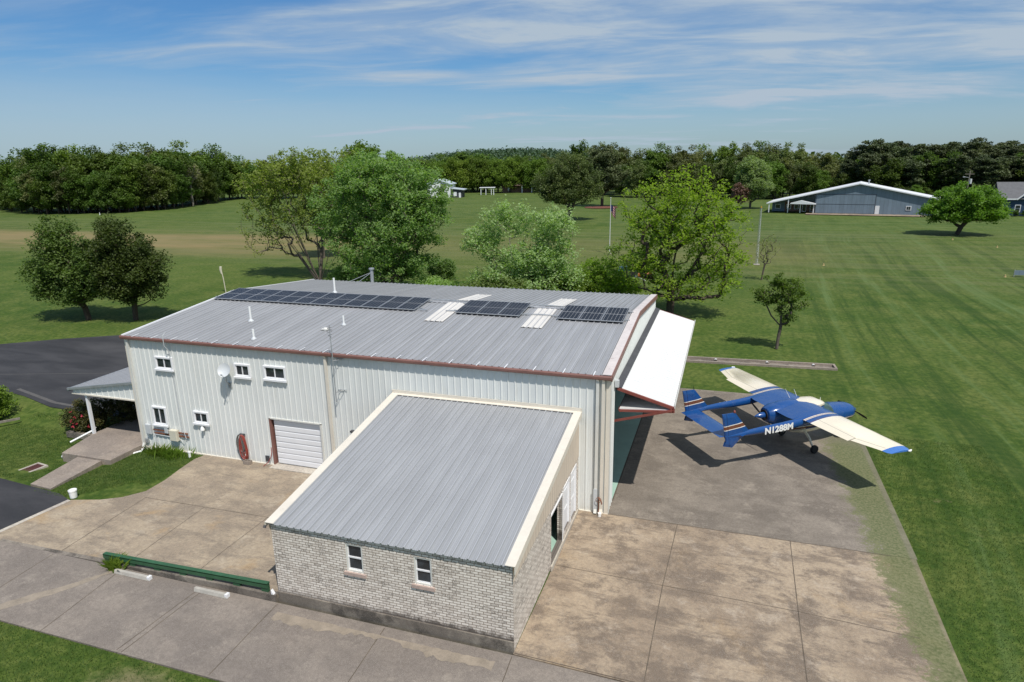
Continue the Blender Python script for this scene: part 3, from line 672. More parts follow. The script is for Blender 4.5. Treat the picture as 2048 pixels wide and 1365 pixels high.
# overhead door
gd = None
mb = MB(); nsec = 8; x0, x1 = -16.43, -13.75
for k in range(nsec):
    z0 = 0.08+k*0.292; mb.box(x0, 0.10, z0, x1, 0.135, z0+0.283)
    mb.box(x0+0.02, 0.082, z0+0.03, x1-0.02, 0.1005, z0+0.25)
gd = mb.build('overhead_door', M['white'], hg, bevel=0.006)
mb = MB(); mb.box(-16.60, -0.05, 0.03, -16.53, 0.2, 2.5); mb.build('door_frame', M['brown'], hg)
mb = MB(); mb.box(-13.72, -0.05, 0.03, -13.64, 0.2, 2.5); mb.box(-16.6, -0.05, 2.46, -13.64, 0.2, 2.53); mb.build('door_frame', M['offwhite'], hg)
mb = MB(); mb.box(-16.6, -0.42, -0.05, -13.6, 0.2, 0.045); mb.build('threshold', M['kerb'], hg)
mb = MB(); mb.box(-16.43, 0.14, 0.0, -13.7, 0.2, 2.46); mb.build('door_backing', M['inside'], hg)
# bifold door, folded open
bd = MB()
hx, hz = 0.10, 5.27; ox, oz = 2.42, 4.62; ix, iz = 0.22, 4.30
y0, y1 = 1.12, 16.45
U = Vector((0, 1, 0)); V = Vector((ox-hx, 0, oz-hz)); vl2 = V.length; V.normalize()
NN = V.cross(U)*1
if NN.z < 0: NN = -NN
mb = MB()
# ribs run across the fall (horizontal lines along the width of the slab)
k = 0; wv_ = y1-y0
ribs(mb, (hx, y0, hz), (0, 1, 0), V, NN, wv_, vl2, pitch=0.305, h=0.03, off=0.1, minor=0)
dm = mb.build('folding_door', M['door_sheet'], hg); dm['label'] = 'upper leaf of the folded door, bright white ribbed sheet'
mb = MB(); mb.hexa([(ix, y0, iz), (ox, y0, oz-0.15), (ox, y1, oz-0.15), (ix, y1, iz), (ix, y0, iz+0.03), (ox, y0, oz-0.12), (ox, y1, oz-0.12), (ix, y1, iz+0.03)]); mb.build('door_leaf', M['door_sheet'], dm)
mb = MB()
for y in (y0, y1):
    mb.beam((hx, y, hz-0.06), (ox, y, oz-0.06), 0.09, 0.12); mb.beam((ix, y, iz-0.05), (ox, y, oz-0.20), 0.09, 0.1)
    mb.beam((ox, y, oz-0.05), (ox, y, oz-0.24), 0.09, 0.09)
for y in np.linspace(y0, y1, 8)[1:-1]:
    mb.beam((hx, y, hz-0.06), (ox, y, oz-0.06), 0.06, 0.1); mb.beam((ix, y, iz+0.07), (ox, y, oz-0.2), 0.06, 0.08)
    mb.beam((1.2, y, hz-0.4), (1.3, y, iz+0.1), 0.05, 0.05)
for x, z in ((ox-0.05, oz-0.10), (hx+0.05, hz-0.1), (ix, iz-0.03), (ox-0.05, oz-0.2)): mb.beam((x, y0, z), (x, y1, z), 0.08, 0.08)
mb.build('door_frame', M['red'], dm)
mb = MB(); mb.beam((0.0, 1.2, 3.72), (ox-0.05, 1.0, oz-0.12), 0.07, 0.09); mb.build('push_arm', M['red'], dm)
mb = MB(); mb.beam((0.0, 16.3, 3.72), (ox-0.05, 16.5, oz-0.12), 0.07, 0.09); mb.build('push_arm', M['red'], dm)
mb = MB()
mb.hexa([(0.034, 1.1, 5.20), (0.30, 1.1, 5.13), (0.30, 16.45, 5.13), (0.034, 16.45, 5.20), (0.034, 1.1, 5.36), (0.30, 1.1, 5.262), (0.30, 16.45, 5.262), (0.034, 16.45, 5.36)]); mb.build('gap_strip', M['darkgrey'], dm)  # dark sloped strip filling the gap between wall and upper leaf
mb = MB(); mb.beam((ox+0.04, y0-0.02, oz+0.0), (ox+0.04, y1+0.02, oz+0.0), 0.03, 0.14); mb.build('edge_trim', M['offwhite'], dm)
mb = MB(); mb.box(0.035, 0.9, 5.32, 0.2, 1.05, 5.62); mb.build('light_fixture', M['ltgrey'], hg)

# porch on the left end
po = hg
mb = MB()
pe = (-29.95, 0.30); plen = 6.2
Vd = Vector((-25.0+29.95, 0, 3.42-2.62)); pl = Vd.length; Vd.normalize()
ribs(mb, (-29.95, 0.2+plen, 2.66), (0, -1, 0), Vd, Vector((0, -1, 0)).cross(Vd)*1, plen, pl, off=0.12, minor=0)
pc = mb.build('porch_roof', M['roof'], hg)
mb = MB(); ribs(mb, (-29.75, 0.32, 2.42), (1, 0, 0), (0, 0, 1), (0, -1, 0), 4.72, lambda u: 0.19+u*0.163, off=0.15, pitch=0.4); mb.build('porch_fascia', M['wall'], pc)
mb = MB(); mb.beam((-29.97, 0.2, 2.66), (-25.0, 0.2, 3.46), 0.08, 0.12); mb.box(-30.0, 0.2, 2.52, -29.93, 0.2+plen, 2.68); mb.build('porch_trim', M['grey'], pc)
mb = MB(); mb.box(-29.8, 0.26, 2.36, -25.0, 0.34, 2.43); mb.build('beam', M['cream'], pc)
for y in (0.42, 3.2, 6.0):
    mb = MB(); mb.box(-28.98, y-0.07, 0.05, -28.84, y+0.07, 2.4); mb.build('post', M['white'], pc)
slabp = [(-28.25, -2.05), (-24.98, -2.02), (-25.0, 6.6), (-28.95, 6.6), (-28.95, 0.4)]
sheet('porch_slab', slabp, lambda x, y: 0.05, M['conc_walk'], 0.75, 2.0)
mb = MB(); mb.hexa([(-27.16, -2.06, -0.5), (-25.55, -2.06, -0.5), (-25.1, -5.12, -0.5), (-26.5, -5.02, -0.5), (-27.16, -2.06, -0.03), (-25.55, -2.06, -0.03), (-25.1, -5.12, 0.02), (-26.5, -5.02, 0.02)])
tag(mb.build('walkway', M['conc_walk']), kind='structure')

# ------------------------------------------------------------------ brick annex
XL, XR, YA, HL, HT = -9.63, -1.25, -8.87, 3.05, 4.43
an = empty('brick_annex', (0, 0, 0), 'whitewashed brick annex with grey lean-to metal roof and cream trim', 'annex')
BZ = 0.42
win2 = [(-6.86, -6.24, 1.76, 2.76), (-4.46, -3.85, 1.78, 2.74)]
mb = MB()
wallgrid(mb, (XL, YA, BZ), (1, 0, 0), (0, 0, 1), (0, 0.2, 0), XR-XL, 2.98-BZ, [(a-XL, b_-XL, z0-BZ, z1-BZ) for a, b_, z0, z1 in win2])
mb.build('brick_wall', M['brick'], an)
mb = MB()
wallgrid(mb, (XR, YA+0.202, 0.10), (0, 1, 0), (0, 0, 1), (-0.2, 0, 0), -YA-0.24, 2.40, [(-4.47-YA-.202, -2.80-YA-.202, 0.10, 2.20), (-2.62-YA-.202, -1.66-YA-.202, 0.30, 2.25), (-1.45-YA-.202, -0.47-YA-.202, 0.12, 2.25)])
mb.build('brick_wall', M['brick'], an)
mb = MB(); mb.poly([(XR+0.004, YA, 0.10), (XR+0.004, YA, 3.0), (XR+0.004, YA+0.204, 3.0), (XR+0.004, YA+0.204, 0.10)]); mb.build('brick_corner', M['brick'], an)
mb = MB(); wallgrid(mb, (XL, YA+0.202, 0.10), (0, 1, 0), (0, 0, 1), (0.2, 0, 0), -YA-0.24, 2.85, []); mb.build('brick_wall', M['brick'], an)
mb = MB(); mb.box(XL-0.03, YA-0.04, -0.2, XR-0.002, YA+0.2, BZ); mb.box(XL-0.028, YA+0.2, -0.2, XL+0.2, -0.05, 0.095); mb.build('foundation', M['conc_found'], an)
mb = MB(); mb.prism([(XR+0.012, -4.6, 0.02), (XR+0.012, -0.2, 0.02), (XR+0.012, -0.2, 0.13), (XR+0.012, -4.6, 0.22)], (0.05, 0, 0)); mb.build('door_sill', M['kerb'], an)
mb = MB(); mb.box(XL+0.2, YA+0.2, 0.0, XR-0.2, -0.05, 0.11); mb.build('floor', M['mint'], an)
# upper siding band right and left
for x, nx_ in ((XR+0.02, 1), (XL-0.02, -1)):
    mb = MB()
    U = Vector((0, nx_, 0)); P0 = (x, YA-0.05 if nx_ > 0 else -0.03, 2.49)
    ln = -YA+0.02
    top = (lambda u: 3.03-2.49+(HT-HL)*(u/(-YA))) if nx_ > 0 else (lambda u: 3.03-2.49+(HT-HL)*(1-u/(-YA)))
    ribs(mb, P0, U, (0, 0, 1), (nx_, 0, 0), ln, top, off=0.15, h=0.012, minor=0)
    mb.build('siding', M['beige'], an)
mb = MB(); mb.box(XL, YA-0.02, 2.98, XR, YA+0.2, 3.03); mb.build('soffit_board', M['offwhite'], an)
# annex roof
V = Vector((0, -YA+0.12, HT-HL)); vlen = V.length; V.normalize(); U = Vector((1, 0, 0)); N = U.cross(V)
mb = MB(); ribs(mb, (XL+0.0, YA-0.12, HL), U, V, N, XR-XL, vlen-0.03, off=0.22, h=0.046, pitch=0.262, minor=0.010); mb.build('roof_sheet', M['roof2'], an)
def rz2(y): return HL+(HT-HL)*((y-(YA-0.12))/(-YA+0.12))
def slopebox(mb, x0, x1, ya, yb, lo, hi):
    mb.hexa([(x0, ya, rz2(ya)+lo), (x1, ya, rz2(ya)+lo), (x1, yb, rz2(yb)+lo), (x0, yb, rz2(yb)+lo), (x0, ya, rz2(ya)+hi), (x1, ya, rz2(ya)+hi), (x1, yb, rz2(yb)+hi), (x0, yb, rz2(yb)+hi)])
mb = MB(); slopebox(mb, XL-0.10, XL+0.22, YA-0.14, -0.036, 0.046, 0.066); slopebox(mb, XL-0.105, XL-0.085, YA-0.14, -0.036, -0.13, 0.058); mb.build('rake_trim', M['cream'], an)
mb = MB(); slopebox(mb, XR-0.19, XR+0.12, YA-0.14, -0.036, 0.046, 0.068); slopebox(mb, XR+0.10, XR+0.125, YA-0.14, -0.036, -0.20, 0.060); mb.build('rake_trim', M['cream'], an)
mb = MB(); slopebox(mb, XL+0.222, XR-0.192, -0.20, -0.036, 0.046, 0.070); mb.box(XL-0.1, -0.062, HT+0.06, XR+0.12, -0.037, HT+0.2); mb.build('wall_flashing', M['cream'], an)
mb = MB(); mb.tube([(XL-0.12, YA-0.1, 2.98), (XL-0.12, YA-0.16, 2.9)], 0.05, 8); mb.build('drip_end', M['darkgrey'], an)
for (a, b_, z0, z1) in win2:
    w_ = window(an, a, b_, z0, z1, YA+0.07, 'h', 0, 0.055, 'offwhite')
    t_ = MB(); t_.box(a-0.08, YA-0.06, z0-0.12, b_+0.08, YA+0.03, z0-0.004); t_.build('sill', M['sill'], w_)
    c_ = MB(); c_.box(a+0.05, YA+0.12, z0+0.06, b_-0.05, YA+0.13, (z0+z1)/2-0.05); c_.build('blind', M['ltgrey'], w_)
# doors in the side wall
for (ya, yb, z0) in ((-2.62, -1.66, 0.40), (-1.45, -0.47, 0.22)):
    mb = MB(); mb.box(XR-0.09, ya+0.06, z0+0.0, XR-0.05, yb-0.06, 2.30); 
    for zz_ in (0.2, 1.0): mb.box(XR-0.0505, ya+0.18, z0+zz_, XR-0.035, yb-0.18, z0+zz_+0.65)
    d_ = mb.build('door', M['white'], an, bevel=0.005)
    mb = MB(); mb.box(XR-0.12, ya, z0, XR+0.02, ya+0.06, 2.36); mb.box(XR-0.12, yb-0.06, z0, XR+0.02, yb, 2.36); mb.box(XR-0.12, ya+0.06, 2.30, XR+0.02, yb-0.06, 2.36); mb.build('door_frame', M['white'], d_)
mb = MB(); mb.box(XR-0.14, -2.80, 0.15, XR+0.015, -2.70, 2.28); mb.box(XR-0.14, -4.50, 2.16, XR+0.015, -2.80, 2.22); mb.build('opening_trim', M['white'], an)

# retaining wall, green rail, wheel stops
mb = MB()
n = 26
for k in range(n):
    xa = -22.9+k*(22.9-9.67)/n; xb = -22.9+(k+1)*(22.9-9.67)/n
    za, zb = padz(xa, RW)+0.012, padz(xb, RW)+0.012
    mb.hexa([(xa, RW, -0.1), (xb, RW, -0.1), (xb, RW+0.2, -0.1), (xa, RW+0.2, -0.1), (xa, RW, za), (xb, RW, zb), (xb, RW+0.2, zb), (xa, RW+0.2, za)])
tag(mb.build('retaining_wall', M['conc_found']), 'low stained concrete retaining wall between yard and drive', 'wall')
gr = empty('guard_rail', (-13.7, RW+0.12, 0.3), 'long low green steel rail along the top of the retaining wall', 'guard rail')
def rp(x): return padz(x, RW)+0.012
mb = MB()
za, zb = rp(-17.35), rp(-10.0)
mb.beam((-17.35+13.7, 0, za-0.3+0.30), (-10.0+13.7, 0, zb-0.3+0.33), 0.15, 0.05); mb.beam((-17.35+13.7, -0.06, za-0.3+0.22), (-10.0+13.7, -0.06, zb-0.3+0.25), 0.03, 0.16)
mb.build('rail', M['green'], gr)
for k in range(7):
    x = -17.2+k*1.175; z = rp(x)-0.3
    mb = MB(); mb.box(x+13.7-0.14, -0.045, z, x+13.7+0.14, 0.06, z+0.28); mb.build('bracket', M['green'], gr)
for i, (xa, xb, lb) in enumerate(((-16.42, -14.80, 'weathered white wheel stop beside the green weed'), (-12.80, -11.40, 'white wheel stop nearest the brick annex'))):
    e = empty('wheel_stop', ((xa+xb)/2, RW-0.28, 0.09), lb, 'wheel stop', 'wheel stops on the drive')
    h = (xb-xa)/2
    mb = MB(); mb.prism([(-h, -0.09, 0), (-h, 0.09, 0), (-h, 0.05, 0.13), (-h, -0.05, 0.13)], (2*h, 0, 0)); mb.build('bar', paint('chipped_white_concrete', (0.40, 0.375, 0.33), 0.9, var=0.15, scale=5, dirt=(0.2, 0.16, 0.12, 0.9)), e, bevel=0.012)
    mb = MB(); mb.box(h-0.09, -0.075, 0.005, h+0.012, 0.075, 0.142); mb.build('end_block', M['white'], e)
mb = MB(); mb.prism([(0, 0, 0), (0.1, 0, 0), (0.0, 0.0, 0.16)], (0, 0.1, 0)); tag(mb.build('marker_block', M['white'], loc=(-9.85, RW+0.02, padz(-9.8, RW)+0.012)), 'small white wedge marker at the corner of the brick annex', 'marker')

# ------------------------------------------------------------------ things on the hangar roof and walls
panel_frame = paint('anodised_frame', (0.50, 0.51, 0.52), 0.4, 0.6, var=0.05)
def mat_cells():
    m, nt, b = newmat('solar_cells', 0.34, 0.0, 0.16)
    P = nt.new('ShaderNodeTexCoord').outputs['Object']; x, y, z = nt.xyz(P)
    def line(v, per, wd):
        fr = nt.m('FRACT', nt.m('DIVIDE', v, per)); return nt.ramp(nt.m('ABSOLUTE', nt.m('SUBTRACT', fr, 0.5)), 0.5-wd/per, 0.5-wd/per*0.4, 0, 1)
    lx = line(nt.m('ADD', x, 5.0), 0.182, 0.006); ly = line(nt.m('ADD', y, 5.0), 0.2105, 0.0045)
    ml = nt.ramp(nt.m('ABSOLUTE', y), 0.010, 0.016, 1, 0)
    k = nt.m('MAXIMUM', nt.m('MAXIMUM', nt.m('MULTIPLY', lx, 0.8), nt.m('MULTIPLY', ly, 0.10)), nt.m('MULTIPLY', ml, 0.8))
    nt.put(b.inputs['Base Color'], nt.mix(k, (0.012, 0.014, 0.020), (0.62, 0.62, 0.62)))
    return m
M['cells'] = mat_cells()
def solar_array(name, xa, xb, n, label):
    ya, yb = 6.22, 8.40; a = math.atan(slope); L2 = (yb-ya)/math.cos(a); wd = (xb-xa)/n
    e = empty(name, (xa, ya, roofz(ya)+0.13), label, 'solar array', 'solar panel arrays on the hangar roof'); e.rotation_euler = (a, 0, 0)
    mb = MB()
    for yy in (0.45, L2-0.45): mb.box(-0.25, yy-0.02, -0.075, xb-xa+0.25, yy+0.02, -0.022)
    mb.build('mounting_rail', M['grey'], e)
    for k in range(n):
        x0 = k*wd+0.01; x1 = (k+1)*wd-0.01
        mb = MB()
        for q in ((x0, 0, x1, 0.035), (x0, L2-0.035, x1, L2), (x0, 0.035, x0+0.022, L2-0.035), (x1-0.022, 0.035, x1, L2-0.035)): mb.box(q[0], q[1], -0.02, q[2], q[3], 0.018)
        p = mb.build('solar_panel', panel_frame, e)
        mb = MB(); hx2 = (x1-x0)/2-0.02; hy2 = L2/2-0.03; mb.box(-hx2, -hy2, -0.005, hx2, hy2, 0.011); mb.build('cell_sheet', M['cells'], p, loc=((x0+x1)/2, L2/2, 0))
    return e
solar_array('solar_array', -24.72, -11.58, 12, 'longest row of dark solar panels along the hangar ridge')
solar_array('solar_array', -9.25, -5.72, 3, 'three solar panels between the two cream skylights')
solar_array('solar_array', -3.80, -0.47, 3, 'three solar panels nearest the open hangar door')
mb = MB()
for xa, xb, y in ((-11.5, -9.4, 8.3), (-11.5, -10.9, 6.4), (-9.9, -9.3, 6.5), (-5.6, -3.9, 8.3), (-5.6, -3.9, 6.7)):
    z = roofz(y)+0.10; mb = MB(); mb.tube([(xa, y, z), (xb, y, z)], 0.022, 6); mb.tube([(xa, y+0.08, z-0.02), ((xa+xb)/2, y+0.1, z+0.01), (xb, y+0.08, z-0.02)], 0.014, 6)
    mb.build('cable_conduit', M['grey'], hg)
def vent(x, y, h, r, kind='pipe'):
    z = roofz(y); mb = MB(); mb.tube([(x, y, z), (x, y, z+h)], r, 12); v_ = mb.build('vent_pipe', M['pvc'], hg, smooth=True)
    mb = MB(); mb.tube([(x, y, z+0.02), (x, y, z+0.06), (x, y, z+0.14)], [r*2.6, r*2.2, r*1.1], 12); mb.build('boot', M['ltgrey'], v_, smooth=True)
vent(-18.77, 9.8, 0.92, 0.062); vent(-19.66, 3.17, 0.80, 0.062); vent(-17.58, 0.78, 0.52, 0.055); vent(-14.26, 3.54, 0.50, 0.05)
mb = MB(); z = roofz(2.68); mb.box(-14.95, 2.55, z+0.035, -14.62, 2.8, z+0.09); mb.tube([(-14.78, 2.68, z+0.09), (-14.78, 2.68, z+0.14)], [0.12, 0.08], 12); mb.build('roof_vent', M['offwhite'], hg)
# stove flue behind the back eave
fx, fy = -20.05, W+0.12
mb = MB(); mb.tube([(fx, fy, 4.6), (fx, fy, 7.0)], 0.125, 16); fl = mb.build('flue', M['grey'], hg, smooth=True)
mb = MB(); mb.tube([(fx, fy, 7.0), (fx, fy, 7.05), (fx, fy, 7.14), (fx, fy, 7.17)], [0.13, 0.2, 0.2, 0.05], 16); mb.build('flue_cap', M['grey'], fl)
mb = MB(); mb.tube([(fx, fy, 6.85), (fx-1.5, fy-0.8, roofz(fy-0.8)+0.04)], 0.018, 6); mb.tube([(fx, fy, 6.85), (fx-0.35, fy-1.6, roofz(fy-1.6)+0.04)], 0.018, 6); mb.build('brace', M['grey'], fl)
# conduit from the eave to the meter
mb = MB(); mb.tube([(-22.1, -0.1, HE+0.35), (-22.12, -0.30, HE+0.25), (-22.12, -0.30, HE-0.3), (-22.1, -0.08, HE-0.6), (-22.05, -0.075, 1.1)], 0.022, 8); cn = mb.build('conduit', M['ltgrey'], hg, smooth=True)
mb = MB(); mb.tube([(-24.15, -0.07, 2.2), (-24.1, -0.07, 1.4)], 0.02, 6); mb.tube([(-24.02, -0.07, 0.8), (-22.6, -0.07, 0.75)], 0.022, 6); mb.tube([(-22.3, -0.1, 0.75), (-22.05, -0.12, 0.62), (-21.85, -0.1, 0.8), (-21.98, -0.08, 1.25)], 0.015, 6)
mb.tube([(-23.95, -0.07, 0.85), (-23.9, -0.09, 0.02)], 0.03, 6); mb.build('cabling', M['ltgrey'], hg)
mb = MB(); mb.box(-24.0, -0.085, 1.02, -21.75, -0.035, 1.09); mb.box(-23.95, -0.085, 0.84, -21.70, -0.035, 0.91); mb.build('mounting_strut', M['rust'], hg)
def wallbox(name, x0, x1, z0, z1, d, mt, label=None):
    mb = MB(); mb.box(x0, -0.035-d, z0, x1, -0.035, z1); o = mb.build(name, M[mt], hg, bevel=0.012)
    mb = MB(); mb.box(x0+0.03, -0.035-d-0.012, z0+0.03, x1-0.03, -0.035-d, z1-0.03); mb.build('lid', M[mt], o)
    if label: o['label'] = label
wallbox('meter_box', -22.80, -22.33, 0.62, 1.22, 0.2, 'ivory', 'ivory meter box on rusty struts'); wallbox('meter_box', -24.42, -24.08, 0.80, 1.35, 0.14, 'ltgrey', 'pale grey box nearest the corner')
wallbox('switch_box', -23.2, -22.98, 0.95, 1.28, 0.1, 'ltgrey'); wallbox('switch_box', -24.62, -24.45, 0.25, 0.5, 0.1, 'grey')
mb = MB(); mb.tube([(-20.68, -0.12, 1.63), (-20.68, -0.12, 1.52), (-20.68, -0.12, 1.42)], [0.04, 0.10, 0.11], 14); mb.box(-20.73, -0.12, 1.46, -20.63, -0.035, 1.54); mb.build('vent_hood', M['pvc'], hg, smooth=True)
mb = MB(); mb.box(-17.05, -0.075, 0.18, -16.83, -0.036, 0.46); mb.build('outlet_cover', M['darkgrey'], hg)
mb = MB(); mb.tube([(-16.9+0.25, -0.06, 0.95), (-16.62, -0.08, 0.72), (-16.68, -0.12, 0.45), (-16.8, -0.2, 0.2), (-17.0, -0.35, 0.03)], 0.018, 6); mb.build('tap_hose', M['hose'], hg)
mb = MB(); mb.box(-12.0, -0.2, 2.34, -11.75, -0.035, 2.42); mb.build('wall_lamp', M['darkgrey'], hg)
mb = MB(); mb.tube([(-0.33, -0.22, 0.08), (-0.33, -0.22, 0.75), (-0.33, -0.14, 0.8)], 0.022, 8); mb.tube([(-0.33, -0.22, 0.78), (-0.2, -0.34, 0.72), (-0.17, -0.36, 0.6)], 0.028, 8)
mb.tube([(-0.33+0.11*math.cos(t), -0.25, 0.72+0.11*math.sin(t)) for t in np.linspace(0, 6.28, 13)], 0.012, 6); mb.build('wall_tap', M['rust'], hg)
mb = MB(); mb.tube([(-0.27, -0.3, 0.0), (-0.27, -0.3, 0.16)], 0.07, 12); mb.build('drain_stub', M['pvc'], hg)
mb = MB(); mb.box(-0.57, -0.16, 0.02, -0.41, -0.142, 1.15); mb.build('downspout_guard', M['ltgrey'], hg)
# satellite dish
sd = empty('satellite_dish', (-18.75, -0.04, 4.35), 'pale grey satellite dish fixed to the front wall beside the upper windows', 'satellite dish')
c0 = Vector((0.22, -0.40, 0.56)); ax = Vector((0.22, -0.86, 0.46)).normalized(); ea = ax.cross(Vector((0, 0, 1))).normalized(); eb = ax.cross(ea)
mb = MB(); R0 = 0.34
rings = []
for q, dd in ((0.02, 0.0), (0.35, 0.012), (0.7, 0.045), (1.0, 0.10)):
    rings.append([c0+ax*(dd-0.1)+(ea*math.cos(t)*0.92+eb*math.sin(t))*R0*q for t in np.linspace(0, 2*math.pi, 25)[:-1]])
mb.loft(rings+[[p-ax*0.02 for p in r] for r in rings[::-1]]); mb.build('reflector', M['ltgrey'], sd, smooth=True)
mb = MB(); mb.tube([(0.12, 0, -0.35), (0.12, -0.2, -0.12), tuple(c0-ax*0.13)], 0.022, 8); mb.box(0.02, -0.03, -0.5, 0.2, 0.03, -0.22); mb.build('bracket', M['grey'], sd)
tip = c0+ax*0.42-Vector((0, 0, 0.30))
mb = MB(); mb.tube([tuple(c0-Vector((0, 0, 0.34))), tuple(tip)], 0.014, 6); mb.tube([tuple(tip), tuple(tip-ax*0.12)], [0.035, 0.045], 10); mb.build('receiver_arm', M['ltgrey'], sd)
mb = MB(); mb.tube([(0.1, -0.05, -0.4), (0.0, -0.07, -0.9), (-0.12, -0.06, -1.15), (-0.22, -0.06, -0.95), (-0.1, -0.05, -0.5)], 0.008, 5); mb.build('cable', M['ltgrey'], sd)
# TV antenna mast
am = empty('antenna_mast', (-12.42, -0.42, 3.9), 'thin grey television antenna mast bracketed to the front wall', 'antenna')
mb = MB(); mb.tube([(0, 0, 0), (0, 0, 2.35), (-0.02, 0, 3.55)], [0.024, 0.022, 0.012], 8); mb.build('mast', M['grey'], am)
for z in (0.45, 1.95):
    mb = MB(); mb.tube([(0, 0, z), (0, 0.38, z-0.03)], 0.016, 6); mb.tube([(0, 0, z), (0.22, 0.38, z-0.02)], 0.014, 6); mb.tube([(-0.1, 0.37, z), (0.35, 0.37, z+0.02)], 0.016, 6)
    mb.build('bracket', M['grey'], am)
mb = MB()
rr = random.Random(8)
for k in range(9):
    z = 3.0+k*0.065; a = rr.uniform(0, 3.1); r = 0.13*(1-abs(k-5)/9); mb.tube([(-0.02-r*math.cos(a), -r*math.sin(a), z), (-0.02+r*math.cos(a), r*math.sin(a), z+0.05)], 0.008, 5)
mb.build('antenna_elements', M['darkgrey'], am)
# hose coil on the wall
hc = empty('hose_reel', (-18.28, -0.12, 0.05), 'red and grey garden hoses coiled on a wall hanger left of the overhead door', 'hose')
for nm, mt, k0 in (('red_hose', 'hose', 0), ('grey_hose', 'hose2', 1)):
    mb = MB(); rr = random.Random(21+k0)
    pts = []
    for lp in range(9 if k0 == 0 else 6):
        w0 = rr.uniform(0.13, 0.32); dxp = rr.uniform(-0.06, 0.06)+(0.05 if k0 == 0 else -0.08); lo = rr.uniform(0.04, 0.5 if lp % 3 else 0.12); yy = rr.uniform(-0.09, 0.03)
        for t in np.linspace(0, 2*math.pi, 19)[:-1]:
            zc = (1.42+lo)/2; hh = (1.42-lo)/2; wf = w0*(0.55+0.45*(1-(math.cos(t)+1)/2))
            pts.append((dxp+math.sin(t)*wf, yy-0.02*math.cos(t), zc+math.cos(t)*hh))
    mb.tube(pts, 0.017, 6); mb.build(nm, M[mt], hc, smooth=True)
mb = MB(); mb.box(-0.14, -0.05, 1.38, 0.14, 0.08, 1.44); mb.build('hanger', M['darkgrey'], hc)
# cinder block at its foot
mb = MB()
mb.box(0, 0, 0, 0.4, 0.2, 0.03)
for x in (0, 0.185, 0.37): mb.box(x, 0, 0.03, x+0.03, 0.2, 0.19)
mb.box(0.03, 0, 0.03, 0.185, 0.03, 0.19); mb.box(0.215, 0, 0.03, 0.37, 0.03, 0.19); mb.box(0.03, 0.17, 0.03, 0.185, 0.2, 0.19); mb.box(0.215, 0.17, 0.03, 0.37, 0.2, 0.19)
tag(mb.build('cinder_block', M['conc_walk'], loc=(-18.15, -0.42, 0.006)), 'grey cinder block below the coiled hoses', 'block')
# PVC bits
mb = MB(); mb.tube([(0, 0, 0), (0, 0, 0.28)], 0.07, 12); mb.tube([(0, 0, 0.28), (-0.02, 0, 0.36)], 0.09, 12); tag(mb.build('vent_pipe', M['pvc'], loc=(-21.42, -0.45, -0.05)), 'short white plastic pipe standing in the lawn by the front wall', 'pipe')
mb = MB(); mb.tube([(0.35, 0.12, 0.22), (0.1, 0.02, 0.22), (-0.1, -0.03, 0.18), (-0.2, -0.05, 0.05), (-0.2, -0.05, -0.05)], 0.055, 12); tag(mb.build('drain_pipe', M['pvc'], smooth=True, loc=(-28.5, -1.7, -0.42)), 'white elbow drain pipe at the front left corner of the porch slab', 'pipe')
mb = MB(); mb.tube([(0.25, 0.3, 0.5), (0.2, 0.1, 0.35), (0.12, 0.0, 0.3), (-0.3, -0.9, 0.02)], 0.055, 12); tag(mb.build('drain_pipe', M['pvc'], smooth=True, loc=(-29.2, 0.3, -0.15)), 'white sloping drain pipe beside the porch post', 'pipe')
mb = MB(); mb.tube([(0, 0, 0.2), (0, -0.05, 0.08), (-0.3, -0.35, 0.02)], 0.055, 12); tag(mb.build('drain_pipe', M['pvc'], smooth=True, loc=(-24.72, -0.3, -0.22)), 'white drain outlet under the left corner downspout', 'pipe')
# bucket
bk_ = empty('bucket', (-23.32, -5.38, 0.0), 'white plastic bucket standing where lawn, asphalt and concrete meet', 'bucket')
mb = MB(); n = 20
ri = [[(r*math.cos(t), r*math.sin(t), z) for t in np.linspace(0, 2*math.pi, n+1)[:-1]] for r, z in ((0.145, 0), (0.165, 0.30), (0.178, 0.305), (0.178, 0.37), (0.165, 0.375), (0.155, 0.36), (0.135, 0.02))]
mb.loft(ri); mb.build('body', M['pvc'], bk_, smooth=True)
mb = MB(); mb.tube([(0.175*math.cos(t), 0.175*math.sin(t)-0.02, 0.33-0.10*math.sin(t) if 0 < t < 3.2 else 0.33) for t in np.linspace(0, 3.14, 12)], 0.006, 5); mb.build('handle', M['grey'], bk_)
# covered grill on the porch
gl = empty('covered_grill', (-25.75, 1.35, 0.05), 'barbecue grill under a black cover on the porch', 'grill')
mb = MB(); rr = random.Random(3)
rg = []
for z, a, b_ in ((0.05, 0.36, 0.30), (0.3, 0.33, 0.28), (0.62, 0.33, 0.28), (0.78, 0.46, 0.33), (0.95, 0.44, 0.32), (1.1, 0.30, 0.24), (1.16, 0.12, 0.1)):
    rg.append([(math.copysign(abs(math.cos(t))**0.6, math.cos(t))*a*(1+rr.uniform(-.06, .06)), math.copysign(abs(math.sin(t))**0.6, math.sin(t))*b_*(1+rr.uniform(-.06, .06)), z) for t in np.linspace(0, 2*math.pi, 25)[:-1]])
mb.loft(rg); mb.build('cover', M['black'], gl, smooth=True)
mb = MB(); mb.tube([(-0.3, 0.3, 0.07), (-0.3, 0.36, 0.07)], 0.07, 12); mb.tube([(0.3, 0.3, 0.07), (0.3, 0.36, 0.07)], 0.07, 12); mb.build('wheel', M['darkgrey'], gl)
